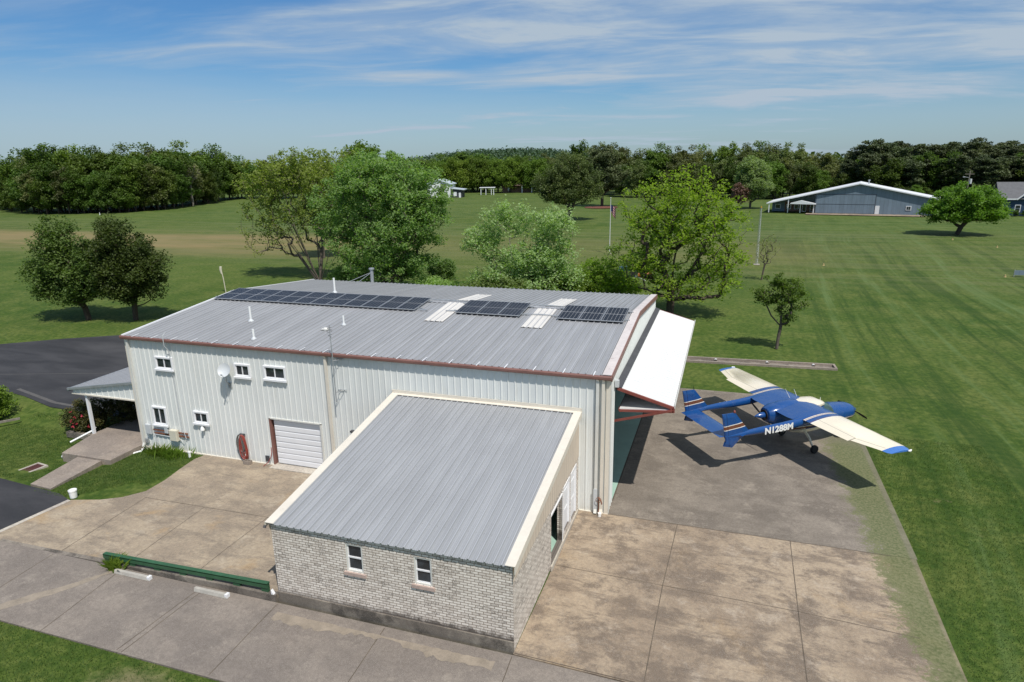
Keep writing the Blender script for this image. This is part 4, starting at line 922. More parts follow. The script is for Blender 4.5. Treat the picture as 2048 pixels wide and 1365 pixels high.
# sill drain grate in the lawn
dg = empty('drain_grate', (-28.87, -3.38, gz(-28.9, -3.4)+0.01), 'rusty brown drain grate in a concrete frame on the left lawn', 'drain grate', rz=math.radians(82))
mb = MB()
for q in ((-0.66, -0.42, 0.66, -0.30), (-0.66, 0.30, 0.66, 0.42), (-0.66, -0.30, -0.56, 0.30), (0.56, -0.30, 0.66, 0.30)): mb.box(q[0], q[1], -0.1, q[2], q[3], 0.03)
mb.build('frame', M['kerb'], dg)
mb = MB(); mb.box(-0.56, -0.3, -0.1, 0.56, 0.3, -0.02)
for k in range(15): mb.box(-0.55+k*0.075, -0.3, -0.02, -0.515+k*0.075, 0.3, 0.022)
mb.build('grate', paint('maroon_grate', (0.11, 0.042, 0.038), 0.8, var=0.2), dg)
# timber edging at the far left bush
mb = MB(); mb.beam((-38.5, -2.6, -0.12), (-35.78, 1.2, -0.12), 0.1, 0.12); tag(mb.build('timber_edging', M['bark_pale']), 'thin pale timber edging along the far left lawn bed', 'edging')
mb = MB(); mb.box(-28.9, 0.9, -0.4, -28.4, 1.1, 0.0)
mb.box(-31.0, 0.35, -0.4, -29.2, 0.6, -0.08); tag(mb.build('planter_edge', M['conc_found']), 'grey block edging under the red flowering shrub', 'edging')
# trench drain by the apron
td = empty('trench', (1.5, 22.8, 0), 'long narrow concrete trench in the grass beyond the white door leaf', 'trench')
mb = MB()
a0, a1 = Vector((-0.6, 0.0, 0)), Vector((10.4, 0.72, 0))
dvec = (a1-a0).normalized(); nv = Vector((-dvec.y, dvec.x, 0))
for off, h in ((0.0, 0.12), (0.92, 0.14)):
    p = a0+nv*off; q = a1+nv*off; t = nv*0.16
    mb.hexa([p-Vector((0, 0, .3)), q-Vector((0, 0, .3)), q+t-Vector((0, 0, .3)), p+t-Vector((0, 0, .3)), p+Vector((0, 0, h)), q+Vector((0, 0, h)), q+t+Vector((0, 0, h)), p+t+Vector((0, 0, h))])
p = a1+nv*0.16; q = a1+nv*0.92; t = dvec*-0.14
mb.hexa([p+t-Vector((0, 0, .3)), p-Vector((0, 0, .3)), q-Vector((0, 0, .3)), q+t-Vector((0, 0, .3)), p+t+Vector((0, 0, .12)), p+Vector((0, 0, .12)), q+Vector((0, 0, .14)), q+t+Vector((0, 0, .14))])
mb.build('kerb', M['conc_walk'], td)
mb = MB(); mb.poly([a0+nv*0.16-Vector((0, 0, .01)), a1+nv*0.16-Vector((0, 0, .01)), a1+nv*0.92-Vector((0, 0, .01)), a0+nv*0.92-Vector((0, 0, .01))]); mb.build('bed', M['conc_found'], td)
for k, s_ in enumerate((2.95, 6.5, 9.6)):
    p = a0+dvec*(s_)+nv*0.86+Vector((0, 0, 0.03)); mb = MB(); mb.tube([p, p-nv*0.2], 0.10, 12, cap=False); mb.tube([p-nv*0.02, p-nv*0.2], 0.075, 12, cap=False); mb.build('outlet_pipe', M['pvc'], td)

# ------------------------------------------------------------------ the twin-boom aeroplane
def mat_livery(name, cuts, rough=0.22):
    """cuts: expression bands along local coordinate supplied by fn(nt,x,y,z)->value ; list of (upper, colour)"""
    m, nt, b = newmat(name, rough, 0, 0.5); b.inputs['Coat Weight'].default_value = 0.4; b.inputs['Coat Roughness'].default_value = 0.08
    P = nt.new('ShaderNodeTexCoord').outputs['Object']; x, y, z = nt.xyz(P)
    v, bands, extra = cuts(nt, x, y, z)
    c = bands[0][1]
    for lo, colr in bands[1:]:
        c = nt.mix(nt.m('GREATER_THAN', v, lo), c, colr)
    for f, colr in extra: c = nt.mix(f, c, colr)
    n = nt.noise(P, 3, 5, 0.65)
    c = nt.mix(nt.m('MULTIPLY', nt.ramp(n, 0.5, 0.75), 0.10), c, (0.25, 0.23, 0.2))
    nt.put(b.inputs['Base Color'], c); nt.put(b.inputs['Roughness'], nt.m('ADD', rough-0.05, nt.m('MULTIPLY', n, 0.2)))
    return m
BLUE = (0.008, 0.064, 0.232); CRM = (0.80, 0.715, 0.555); WHT = (0.78, 0.76, 0.70); BRN = (0.16, 0.055, 0.028); DK = (0.02, 0.02, 0.022)
def _wing(nt, x, y, z):
    v = nt.m('ABSOLUTE', y)
    v = nt.m('ADD', v, nt.m('MULTIPLY', nt.m('MULTIPLY', nt.m('ADD', x, 0.8), nt.m('ADD', x, 0.8)), -0.04))
    bands = [(0, BLUE), (1.70, BRN), (1.72, WHT), (1.765, BRN), (1.805, WHT), (1.84, BRN), (1.86, BLUE), (2.10, BRN), (2.13, BLUE), (2.15, WHT), (2.19, CRM), (5.50, (0.05, 0.17, 0.50))]
    ln = nt.m('MULTIPLY', nt.ramp(nt.m('ABSOLUTE', nt.m('ADD', x, nt.m('ADD', 1.30, nt.m('MULTIPLY', nt.ramp(nt.m('ABSOLUTE', y), 4.2, 5.6, 0, -0.44, False), 1.0)))), 0.006, 0.014, 1, 0), nt.m('MULTIPLY', nt.m('GREATER_THAN', z, 0), nt.m('MULTIPLY', nt.m('GREATER_THAN', nt.m('ABSOLUTE', y), 2.0), nt.m('LESS_THAN', nt.m('ABSOLUTE', y), 5.45))))
    l2 = nt.m('MULTIPLY', nt.ramp(nt.m('ABSOLUTE', nt.m('SUBTRACT', nt.m('ABSOLUTE', y), 4.26)), 0.006, 0.014, 1, 0), nt.m('LESS_THAN', x, -1.28))
    l3 = nt.m('MULTIPLY', nt.ramp(nt.m('ABSOLUTE', nt.m('ADD', x, 0.42)), 0.004, 0.010, 1, 0), 0.25)
    return v, bands, [(nt.m('MULTIPLY', ln, 0.75), (0.08, 0.07, 0.06)), (nt.m('MULTIPLY', l2, 0.75), (0.08, 0.07, 0.06)), (l3, (0.3, 0.28, 0.25))]
def _fus(nt, x, y, z):
    v = nt.m('ADD', z, nt.m('MULTIPLY', x, -0.03))
    bands = [(0, CRM), (1.02, DK), (1.05, WHT), (1.08, BRN), (1.20, WHT), (1.235, BRN), (1.25, BLUE)]
    hatch = nt.m('MULTIPLY', nt.m('MULTIPLY', nt.m('GREATER_THAN', x, -0.35), nt.m('LESS_THAN', x, 0.50)), nt.m('GREATER_THAN', z, 2.02))
    hatch = nt.m('MULTIPLY', hatch, nt.m('LESS_THAN', nt.m('ABSOLUTE', y), 0.45))
    return v, bands, []
def _fin(nt, x, y, z):
    v = nt.m('ADD', z, nt.m('MULTIPLY', nt.m('ADD', x, 5.6), -0.10))
    return v, [(0, BLUE), (2.10, WHT), (2.135, BRN), (2.30, WHT), (2.335, BLUE)], [(nt.m('MULTIPLY', nt.ramp(nt.m('ABSOLUTE', nt.m('ADD', x, nt.m('ADD', 5.62, nt.m('MULTIPLY', nt.m('SUBTRACT', z, 2.0), 0.18)))), 0.008, 0.018, 1, 0), 0.7), (0.004, 0.01, 0.05))]
def _blue(nt, x, y, z):
    ln = nt.m('MULTIPLY', nt.ramp(nt.m('ABSOLUTE', nt.m('ADD', x, 5.55)), 0.008, 0.018, 1, 0), 0.0)
    return z, [(0, BLUE)], []
M['wing'] = mat_livery('wing_paint', _wing); M['fus'] = mat_livery('fuselage_paint', _fus); M['fin'] = mat_livery('fin_paint', _fin); M['blue'] = mat_livery('blue_paint', _blue, 0.2)
M['crm'] = mat_livery('cream_paint', lambda nt, x, y, z: (z, [(0, CRM)], []))
M['tyre'] = paint('tyre_rubber', (0.018, 0.018, 0.018), 0.8); M['prop'] = paint('black_blade', (0.01, 0.01, 0.011), 0.35)
M['wind'] = mat_glass('windshield_glass', (0.03, 0.06, 0.055), 0.05)
pl = empty('twin_boom_airplane', (8.505, 9.915, 0.008), 'blue and cream twin-boom propeller airplane parked on the grey apron', 'airplane', rz=0.615, scale=1.053)

def ring(x, zc, hw, hh, n=28, p=2.5, ztop=None):
    out = []
    for k in range(n):
        t = 2*math.pi*k/n; c, s_ = math.cos(t), math.sin(t)
        out.append((x, math.copysign(abs(c)**(2/p), c)*hw, zc+math.copysign(abs(s_)**(2/p), s_)*hh))
    return out
fs = [(2.66, 1.40, .20, .20), (2.57, 1.41, .37, .31), (2.35, 1.42, .48, .39), (2.0, 1.42, .53, .43), (1.5, 1.39, .58, .51), (1.12, 1.38, .60, .56), (0.85, 1.42, .61, .65), (0.45, 1.45, .62, .745), (0.0, 1.455, .63, .785), (-0.6, 1.47, .63, .79), (-1.1, 1.53, .62, .73),
      (-1.4, 1.68, .575, .61), (-1.75, 1.75, .555, .56), (-2.05, 1.79, .51, .49), (-2.28, 1.80, .44, .41), (-2.44, 1.80, .35, .33), (-2.48, 1.80, .22, .21)]
mb = MB(); mb.loft([ring(*q) for q in fs]); fus = mb.build('fuselage', M['fus'], pl, smooth=True)
# windscreen and side windows as shells just outside the skin
def interp(x):
    q = sorted(fs); X = [a[0] for a in q]
    return tuple(float(np.interp(x, X, [a[i] for a in q])) for i in (1, 2, 3))
def shell(xs_, t0, t1, mat, name, par, off=0.006, n=12, p=2.5, half=None):
    mb = MB(); rings = []
    for x in xs_:
        zc, hw, hh = interp(x); r = []
        for k in range(n+1):
            t = t0+(t1-t0)*k/n; c, s_ = math.cos(t), math.sin(t)
            r.append((x, math.copysign(abs(c)**(2/p), c)*(hw+off), zc+math.copysign(abs(s_)**(2/p), s_)*(hh+off)))
        rings.append(r)
    mb.loft(rings, cap=False, closed=False); return mb.build(name, mat, par, smooth=True)
shell([0.52, 0.62, 0.72, 0.85, 0.95, 1.08], math.radians(22), math.radians(158), M['wind'], 'windshield', fus)
for t0, t1 in ((8, 42), (138, 172)):
    for xa, xb in ((0.02, 0.42), (-0.62, -0.1), (-1.15, -0.75)):
        shell(np.linspace(xa, xb, 4), math.radians(t0), math.radians(t1), M['wind'], 'side_window', fus, n=4)
# spinners and blades
def spinner(x0, z0, d, name):
    mb = MB(); rg = [[(x0+d*t, r*math.cos(a), z0+r*math.sin(a)) for a in np.linspace(0, 2*math.pi, 21)[:-1]] for t, r in ((0, .155), (.08, .15), (.18, .12), (.27, .075), (.34, .03), (.37, .004))]
    mb.loft(rg); return mb.build(name, M['blue'], pl, smooth=True)
s1 = spinner(2.66, 1.40, 0.9, 'spinner'); s2 = spinner(-2.50, 1.80, -1.45, 'spinner')
def blade(x, z0, ang, par, ln=0.98, wk=1.0):
    mb = MB(); ca, sa = math.cos(ang), math.sin(ang); rg = []
    for t, ch, th, tw in ((.10, .07, .06, .9), (.25, .13, .035, .7), (.5, .16, .022, .45), (.75, .145, .014, .33), (.95, .10, .008, .27), (1.0, .04, .004, .25)):
        r = t*ln; cy, cz = ca*r, sa*r; e = []
        for u, v in ((-1, 0), (-.5, 1), (.5, .8), (1, 0), (.5, -.8), (-.5, -1)):
            cu = u*ch*wk/2; tv = v*th/2; xx = cu*math.sin(tw)+tv*math.cos(tw); tt = cu*math.cos(tw)-tv*math.sin(tw)
            e.append((x+xx, cy-sa*tt, z0+cz+ca*tt))
        rg.append(e)
    mb.loft(rg); mb.build('propeller_blade', M['prop'], par, smooth=True)
for a in (math.radians(187), math.radians(7)): blade(2.74, 1.40, a, s1)
for a in (math.radians(22), math.radians(202)): blade(-2.60, 1.80, a, s2, 0.98, 0.6)
mb = MB(); mb.tube([(-2.46, 0, 1.8), (-2.51, 0, 1.8)], [0.26, 0.26], 24); mb.build('cowl_opening', M['black'], fus)
# rear cowl scoop and hump
mb = MB()
hump = []
for x, hw, zt in ((-0.55, .26, 2.23), (-0.75, .34, 2.37), (-1.2, .40, 2.40), (-1.6, .42, 2.38), (-2.0, .38, 2.27), (-2.25, .28, 2.16)):
    hump.append([(x, hw*c, 2.05+max(0, s_)*(zt-2.05)) for c, s_ in [(math.cos(t), math.sin(t)) for t in np.linspace(0, math.pi, 13)]])
mb.loft(hump, cap=False, closed=False)
mb.poly(hump[0]); mb.poly(hump[-1][::-1]); mb.build('engine_cowl', M['blue'], pl, smooth=True)
mb = MB(); mb.poly([(-0.545, p[1]*0.85, 2.07+(p[2]-2.05)*0.8) for p in hump[0]]); mb.build('air_intake', M['black'], pl)
# cabin roof hatch (cream)
mb = MB()
def rooftop(x):
    zc, hw, hh = interp(x); return zc+hh
rows = []
for x, hw in ((-0.86, .40), (-0.74, .50), (-0.3, .60), (0.15, .60), (0.45, .52), (0.66, .36), (0.76, .22)):
    rows.append([(x, hw*t, max(rooftop(x), 2.235 if x < 0.5 else 0)+0.045-0.07*abs(t)**2.5*hw/.5) for t in np.linspace(-1, 1, 11)])
rows2 = [[(p[0], p[1], p[2]-0.09) for p in r] for r in rows]
mb.loft(rows, cap=False, closed=False); mb.loft([rows[0], rows2[0]], cap=False, closed=False); mb.loft([rows[-1], rows2[-1]], cap=False, closed=False)
mb.loft([[r[0] for r in rows], [r[0] for r in rows2]], cap=False, closed=False); mb.loft([[r[-1] for r in rows], [r[-1] for r in rows2]], cap=False, closed=False)
mb.build('cabin_roof', M['crm'], pl, smooth=True)
# wings
def airfoil(ch, th, n=10):
    xs_ = [0.5*(1-math.cos(math.pi*k/n)) for k in range(n+1)]
    yt = lambda x: 5*th*(0.2969*math.sqrt(x)-0.126*x-0.3516*x*x+0.2843*x**3-0.1036*x**4)
    up = [(-x*ch, (yt(x)+0.02*math.sin(math.pi*x))*ch) for x in xs_[::-1]]; dn = [(-x*ch, (-yt(x)*0.7+0.02*math.sin(math.pi*x))*ch) for x in xs_[1:-1]]
    return up+dn
for sg in (-1, 1):
    mb = MB(); rg = []
    for y, le, ch, z in ((0.0, .14, 2.34, 2.11), (1.2, .14, 2.34, 2.11), (1.48, .12, 2.28, 2.12), (1.7, .10, 1.88, 2.13), (2.6, .09, 1.84, 2.135), (4.25, .055, 1.72, 2.14), (4.27, .055, 1.58, 2.14), (5.45, .035, 1.20, 2.15), (5.72, .0, 1.12, 2.15), (5.84, -.10, 0.90, 2.145)):
        rg.append([(le+a, sg*y, z+b_) for a, b_ in airfoil(ch, 0.13 if y < 5.7 else 0.09)])
    if sg < 0: rg = rg[::-1]
    mb.loft(rg); wg = mb.build('wing', M['wing'], pl, smooth=True)
    mb = MB(); mb.tube([(0.0, sg*5.83, 2.16), (-0.12, sg*5.88, 2.16), (-0.2, sg*5.87, 2.16)], [0.03, 0.05, 0.03], 10); mb.build('tip_light', M['pvc'], wg, smooth=True)
    # boom
    mb = MB(); rg = []
    for x, hw, hh, zc in ((0.02, .05, .05, 2.12), (-0.3, .19, .11, 2.14), (-0.9, .22, .16, 2.11), (-1.5, .20, .20, 2.03), (-2.0, .15, .21, 1.94), (-2.8, .13, .19, 1.89), (-4.0, .11, .155, 1.86), (-5.0, .09, .11, 1.82), (-5.75, .05, .07, 1.80)):
        rg.append([(x, sg*1.6+hw*math.cos(t), zc+hh*math.sin(t)) for t in np.linspace(0, 2*math.pi, 17)[:-1]])
    mb.loft(rg); bm = mb.build('tail_boom', M['blue'], pl, smooth=True)
    # fin with ventral part
    out = [(-4.50, 1.90), (-5.30, 2.86), (-5.36, 2.885), (-5.98, 2.885), (-5.70, 1.55), (-5.80, 1.36), (-5.34, 1.24), (-4.95, 1.62)]
    mb = MB(); n_ = len(out); ctr = (-5.6, 2.0)
    i0 = len(mb.v)
    A = [(x, sg*1.6-0.018, z) for x, z in out]; B_ = [(x, sg*1.6+0.018, z) for x, z in out]
    A2 = [(ctr[0]+(x-ctr[0])*0.72, sg*1.6-0.052, ctr[1]+(z-ctr[1])*0.8) for x, z in out]; B2 = [(p[0], sg*1.6+0.052, p[2]) for p in A2]
    mb.loft([A2, A, B_, B2]); mb.build('fin', M['fin'], pl, smooth=False)
    mb = MB(); mb.prism([(-4.35, sg*1.6, 1.84), (-5.0, sg*1.6-0.20, 1.80), (-5.1, sg*1.6, 1.80), (-5.0, sg*1.6+0.20, 1.80)], (0, 0, 0.025)); mb.build('strake', M['blue'], pl)
    # wing strut, gear
    mb = MB(); mb.tube([(-0.45, sg*0.56, 1.05), (-0.55, sg*2.35, 2.06)], 0.035, 8); mb.build('wing_strut', M['blue'], pl)
    mb = MB(); mb.tube([(-0.35, sg*0.38, 0.80), (-0.38, sg*0.72, 0.62), (-0.386, sg*1.00, 0.30), (-0.386, sg*1.08, 0.22)], [0.075, 0.06, 0.045, 0.05], 8); g_ = mb.build('main_gear', M['crm'], pl, smooth=True)
    mb = MB(); wy = sg*1.14
    mb.loft([[(-0.386+r*math.cos(t), wy+q, 0.205+r*math.sin(t)) for t in np.linspace(0, 2*math.pi, 25)[:-1]] for q, r in ((-.075, .12), (-.08, .165), (-.05, .2), (0, .208), (.05, .2), (.08, .165), (.075, .12))]); mb.build('tyre', M['tyre'], g_, smooth=True)
    mb = MB(); mb.tube([(-0.386, wy-.07, .205), (-0.386, wy+.07, .205)], 0.10, 16); mb.build('rim', M['grey'], g_)
mb = MB(); mb.tube([(2.0, 0, 1.1), (2.05, 0, 0.75), (2.12, 0, 0.22)], [0.05, 0.045, 0.035], 8); g_ = mb.build('nose_gear', M['crm'], pl, smooth=True)
mb = MB(); mb.loft([[(2.12+r*math.cos(t), q, 0.175+r*math.sin(t)) for t in np.linspace(0, 2*math.pi, 25)[:-1]] for q, r in ((-.065, .1), (-.07, .14), (-.04, .17), (0, .178), (.04, .17), (.07, .14), (.065, .1))]); mb.build('tyre', M['tyre'], g_, smooth=True)
mb = MB(); mb.tube([(2.12, -.06, .175), (2.12, .06, .175)], 0.08, 16); mb.build('rim', M['grey'], g_)
mb = MB()
for rg in [[[( -5.02+a, y, 1.80+b_) for a, b_ in airfoil(0.98, 0.07)] for y in (-1.58, 1.58)]]: mb.loft(rg)
mb.build('tailplane', M['blue'], pl, smooth=True)
mb = MB(); mb.tube([(-5.35, -1.6, 2.89), (-5.35, -1.6, 2.96), (-5.35, -1.6, 3.0)], [0.05, 0.05, 0.02], 10); mb.build('beacon', M['red'], pl)
for x, y, z, dx_, h in ((-0.15, 0.62, 2.22, -0.22, 0.42), (-0.75, 0.42, 2.30, -0.3, 0.50), (0.75, 0.05, 2.1, 0.0, 0.18), (-5.35, 1.6, 2.88, -0.05, 0.2), (-5.3, -1.6, 2.88, 0.0, 0.2)):
    mb = MB(); mb.tube([(x, y, z), (x+dx_, y, z+h)], [0.016, 0.008], 6); mb.build('antenna', M['pvc'] if x > -2 else M['black'], pl)
mb = MB(); mb.tube([(-0.9, -1.9, 2.05), (-0.9, -1.9, 1.86), (-0.75, -1.9, 1.82)], 0.018, 6); mb.build('mast', M['pvc'], pl)
# registration letters on both booms
for sg in (-1, 1):
    cu = bpy.data.curves.new('registration', 'FONT'); cu.body = 'N1288M'; cu.size = 0.41; cu.extrude = 0.004; cu.offset = 0.016; cu.align_x = 'CENTER'; cu.space_character = 1.0; cu.shear = 0.0
    to = bpy.data.objects.new('tmp', cu); COL.objects.link(to)
    bpy.context.view_layer.update()
    me = bpy.data.meshes.new_from_object(to.evaluated_get(bpy.context.evaluated_depsgraph_get())); bpy.data.objects.remove(to)
    me.materials.clear(); me.materials.append(paint('letter_white', (0.80, 0.79, 0.76), 0.4, var=0.02))
    o = bpy.data.objects.new('registration_number', me); COL.objects.link(o); o.parent = pl
    if sg < 0:
        o.matrix_local = Matrix.Translation((-3.02, -1.6-0.138, 1.735)) @ Matrix.Rotation(math.radians(2.8), 4, 'Y').inverted() @ Matrix.Rotation(math.radians(90), 4, 'X') @ Matrix.Diagonal((1.04, 1, 1, 1))
    else:
        o.matrix_local = Matrix.Translation((-3.02, 1.6+0.138, 1.715)) @ Matrix.Rotation(math.radians(180), 4, 'Z') @ Matrix.Rotation(math.radians(2.8), 4, 'Y') @ Matrix.Rotation(math.radians(90), 4, 'X') @ Matrix.Diagonal((1.04, 1, 1, 1))

# ------------------------------------------------------------------ trees and plants
def quads_mesh(name, V4, mat):
    """V4: (n,4,3) array"""
    n = len(V4); me = bpy.data.meshes.new(name)
    me.vertices.add(n*4); me.vertices.foreach_set('co', V4.reshape(-1).astype(np.float32))
    me.loops.add(n*4); me.loops.foreach_set('vertex_index', np.arange(n*4, dtype=np.int32))
    me.polygons.add(n); me.polygons.foreach_set('loop_start', np.arange(0, n*4, 4, dtype=np.int32))
    try: me.polygons.foreach_set('loop_total', np.full(n, 4, dtype=np.int32))
    except Exception: pass
    me.materials.append(mat); me.update(calc_edges=True); me.validate()
    return me
def leaf_quads(rng, C, size, aspect=1.8, up=0.6, var=0.45):
    n = len(C)
    nrm = rng.normal(size=(n, 3)); nrm[:, 2] = np.abs(nrm[:, 2])*1.0+up; nrm /= np.linalg.norm(nrm, axis=1)[:, None]
    a = rng.normal(size=(n, 3)); a -= nrm*(a*nrm).sum(1)[:, None]; a /= np.linalg.norm(a, axis=1)[:, None]
    b = np.cross(nrm, a); s = size*(1-var+2*var*rng.random(n))[:, None]
    a = a*s*0.5*math.sqrt(aspect); b = b*s*0.5/math.sqrt(aspect)
    return np.stack([C-a, C-b*1.0+a*0.1, C+a, C+b*1.0+a*0.1], axis=1)
def grow(rng, K, lobes, fork, shell=0.5):
    """clump centres inside the lobes, joined to a branching skeleton rising from the stem"""
    Wt = np.array([l[6]*1.0 if len(l) > 6 else l[3]*l[4]*l[5] for l in lobes]); Wt = Wt/Wt.sum()
    pts = []
    while len(pts) < K:
        l = lobes[rng.choice(len(lobes), p=Wt)]
        d = rng.normal(size=3); d /= np.linalg.norm(d); r = rng.random()**(shell)
        p = np.array([l[0]+d[0]*l[3]*r, l[1]+d[1]*l[4]*r, l[2]+d[2]*l[5]*r])
        if p[2] > 0.2: pts.append(p)
    return np.array(pts)
def tree_meshes(seed, K, lobes, stems, leaves, lsize, crad, leafmat, barkmat, tr=0.25, shell=0.45, twig=0.016, aspect=1.7, flat=0.75, up=0.6, bare=0.0, rise=0.35, zfade=None):
    """returns (trunk mesh builder, leaf array). stems: list of polylines [(x,y,z),...] the branches grow from"""
    rng = np.random.default_rng(seed)
    P = grow(rng, K, lobes, None, shell)
    nodes = []; parent = []; load = []
    for st in stems:
        for k, q in enumerate(st):
            nodes.append(np.array(q, float)); parent.append(len(nodes)-2 if k else -1); load.append(0.0)
    base = np.array(stems[0][-1])
    order = np.argsort(np.linalg.norm(P-np.array(stems[0][0]), axis=1))
    tips = []
    for i in order:
        p = P[i]; N_ = np.array(nodes); d = np.linalg.norm(N_-p, axis=1)
        pen = np.maximum(0, N_[:, 2]-p[2]+rise*np.hypot(N_[:, 0]-p[0], N_[:, 1]-p[1]))*1.6
        first = np.array([0.6 if q == -1 else 0 for q in parent])*3
        j = int(np.argmin(d+pen+first)); a = nodes[j]; dd = p-a; L_ = np.linalg.norm(dd)
        m1 = a+dd*0.4+np.array([0, 0, -0.06*L_])+rng.normal(size=3)*0.05*L_; m2 = a+dd*0.75+rng.normal(size=3)*0.04*L_
        prev = j
        for q in (m1, m2, p):
            nodes.append(q); parent.append(prev); load.append(0.0); prev = len(nodes)-1
        tips.append(prev)
    for t in tips:
        k = t
        while k != -1: load[k] += 1; k = parent[k]
    mx = max(load); rad = [max(twig, tr*(l/mx)**0.48) if l > 0 else twig for l in load]
    mb = MB()
    done = set()
    for k in range(len(nodes)):
        if parent[k] >= 0:
            a, b_ = parent[k], k; n = 8 if rad[k] > 0.08 else 5 if rad[k] > 0.03 else 3
            ra = min(rad[a], rad[k]*1.35)
            mb.tube([nodes[a], nodes[b_]], [ra, rad[k]], n, cap=False)
    # leaves
    nl = rng.poisson(leaves, K)
    if zfade: nl = (nl*np.clip((P[:, 2]-zfade[0])/(zfade[1]-zfade[0]), zfade[2], 1)).astype(int)
    if bare: nl = (nl*(rng.random(K) > bare)).astype(int)
    idx = np.repeat(np.arange(K), nl); n = len(idx)
    g = rng.normal(size=(n, 3)); g /= np.linalg.norm(g, axis=1)[:, None]; g *= (rng.random(n)**0.45)[:, None]
    cr = (crad*(0.6+0.8*rng.random(K)))[idx][:, None]
    C = P[idx]+g*cr*np.array([1, 1, flat])
    return mb, leaf_quads(rng, C, lsize, aspect, up)
def plant(name, label, cat, x, y, args, leafmat, barkmat, group=None, rz=0.0, z=0.0, tname='trunk', cname='crown', scale=1.0):
    mb, Q = tree_meshes(leafmat=None, barkmat=None, **args)
    e = empty(name, (x, y, z), label, cat, group, rz, scale)
    mb.build(tname, barkmat, e, smooth=True)
    me = quads_mesh(cname, Q, leafmat); o = bpy.data.objects.new(cname, me); COL.objects.link(o); o.parent = e
    return e

LF = dict(
    olive=mat_leaf('olive_leaf', (0.052, 0.092, 0.020), (0.100, 0.150, 0.036), (0.125, 0.180, 0.046), 0.6, 0.4),
    lime=mat_leaf('lime_leaf', (0.150, 0.230, 0.022), (0.265, 0.365, 0.045), (0.240, 0.340, 0.042), 0.5, 0.55),
    yellow=mat_leaf('young_yellow_leaf', (0.155, 0.215, 0.040), (0.28, 0.33, 0.090), (0.235, 0.30, 0.065), 0.4, 0.5),
    mid=mat_leaf('mid_green_leaf', (0.150, 0.230, 0.060), (0.290, 0.380, 0.160), (0.235, 0.335, 0.105), 0.45, 0.55),
    pale=mat_leaf('pale_green_leaf', (0.150, 0.225, 0.065), (0.35, 0.42, 0.23), (0.25, 0.33, 0.125), 0.4, 0.5),
    bright=mat_leaf('bright_green_leaf', (0.085, 0.155, 0.018), (0.165, 0.255, 0.035), (0.150, 0.240, 0.032), 0.3, 0.45),
    wood=mat_leaf('woodland_leaf', (0.052, 0.092, 0.016), (0.098, 0.155, 0.026), (0.120, 0.185, 0.034), 0.13, 0.35),
    wood2=mat_leaf('woodland_grey_leaf', (0.074, 0.096, 0.030), (0.130, 0.155, 0.056), (0.165, 0.190, 0.070), 0.13, 0.35),
    pine=mat_leaf('pine_needles', (0.042, 0.060, 0.026), (0.084, 0.106, 0.048), (0.115, 0.138, 0.062), 0.2, 0.2),
    willow=mat_leaf('willow_leaf', (0.070, 0.120, 0.014), (0.130, 0.200, 0.028), (0.155, 0.230, 0.036), 0.2, 0.4),
    dusk=mat_leaf('dark_olive_leaf', (0.043, 0.068, 0.020), (0.090, 0.119, 0.037), (0.112, 0.145, 0.044), 0.3, 0.3),
    redleaf=mat_leaf('reddish_leaf', (0.099, 0.055, 0.044), (0.152, 0.094, 0.077), (0.128, 0.083, 0.061), 0.3, 0.3),
    shrub=mat_leaf('shrub_leaf', (0.025, 0.048, 0.012), (0.066, 0.084, 0.024), (0.114, 0.090, 0.030), 1.1, 0.3),
)
FL = paint('red_petal', (0.36, 0.03, 0.05), 0.6, var=0.2)

# twin dark trees on the left lawn
X, Y = at(178, 640); plant('ornamental_tree', 'dark olive tree on the left lawn, left one of the twin pair', 'tree', X, Y, dict(seed=1, K=380, lobes=[(-1.6, 0, 2.9, 3.2, 2.6, 1.2), (-1.8, 0, 4.4, 4.0, 3.0, 2.6), (-1.2, 0, 6.6, 3.2, 2.4, 2.8), (-2.2, 0, 8.3, 1.6, 1.2, 1.9), (1.2, 0.3, 4.6, 2.4, 2.4, 2.8), (-4.6, 0, 4.8, 2.0, 1.6, 1.4)], stems=[[(0, 0, 0), (-0.2, 0, 1.2), (-0.5, 0, 2.0)]], leaves=120, lsize=0.17, crad=0.80, tr=0.26), LF['olive'], M['bark_dark'])
X, Y = at(272, 640); plant('ornamental_tree', 'dark olive tree on the left lawn, right one of the twin pair', 'tree', X, Y, dict(seed=2, K=380, lobes=[(0.4, 0, 3.0, 2.9, 2.4, 1.1), (0.2, 0, 4.6, 3.6, 2.8, 2.4), (0.0, 0, 6.8, 2.7, 2.2, 2.6), (-1.2, 0, 8.8, 1.2, 1.0, 1.7), (2.0, 0, 5.4, 2.1, 2.0, 2.2), (-2.4, 0, 6.0, 1.8, 1.8, 2.2)], stems=[[(0, 0, 0), (0.1, 0, 1.3), (0.2, 0, 2.2)]], leaves=120, lsize=0.17, crad=0.80, tr=0.24), LF['olive'], M['bark_dark'])
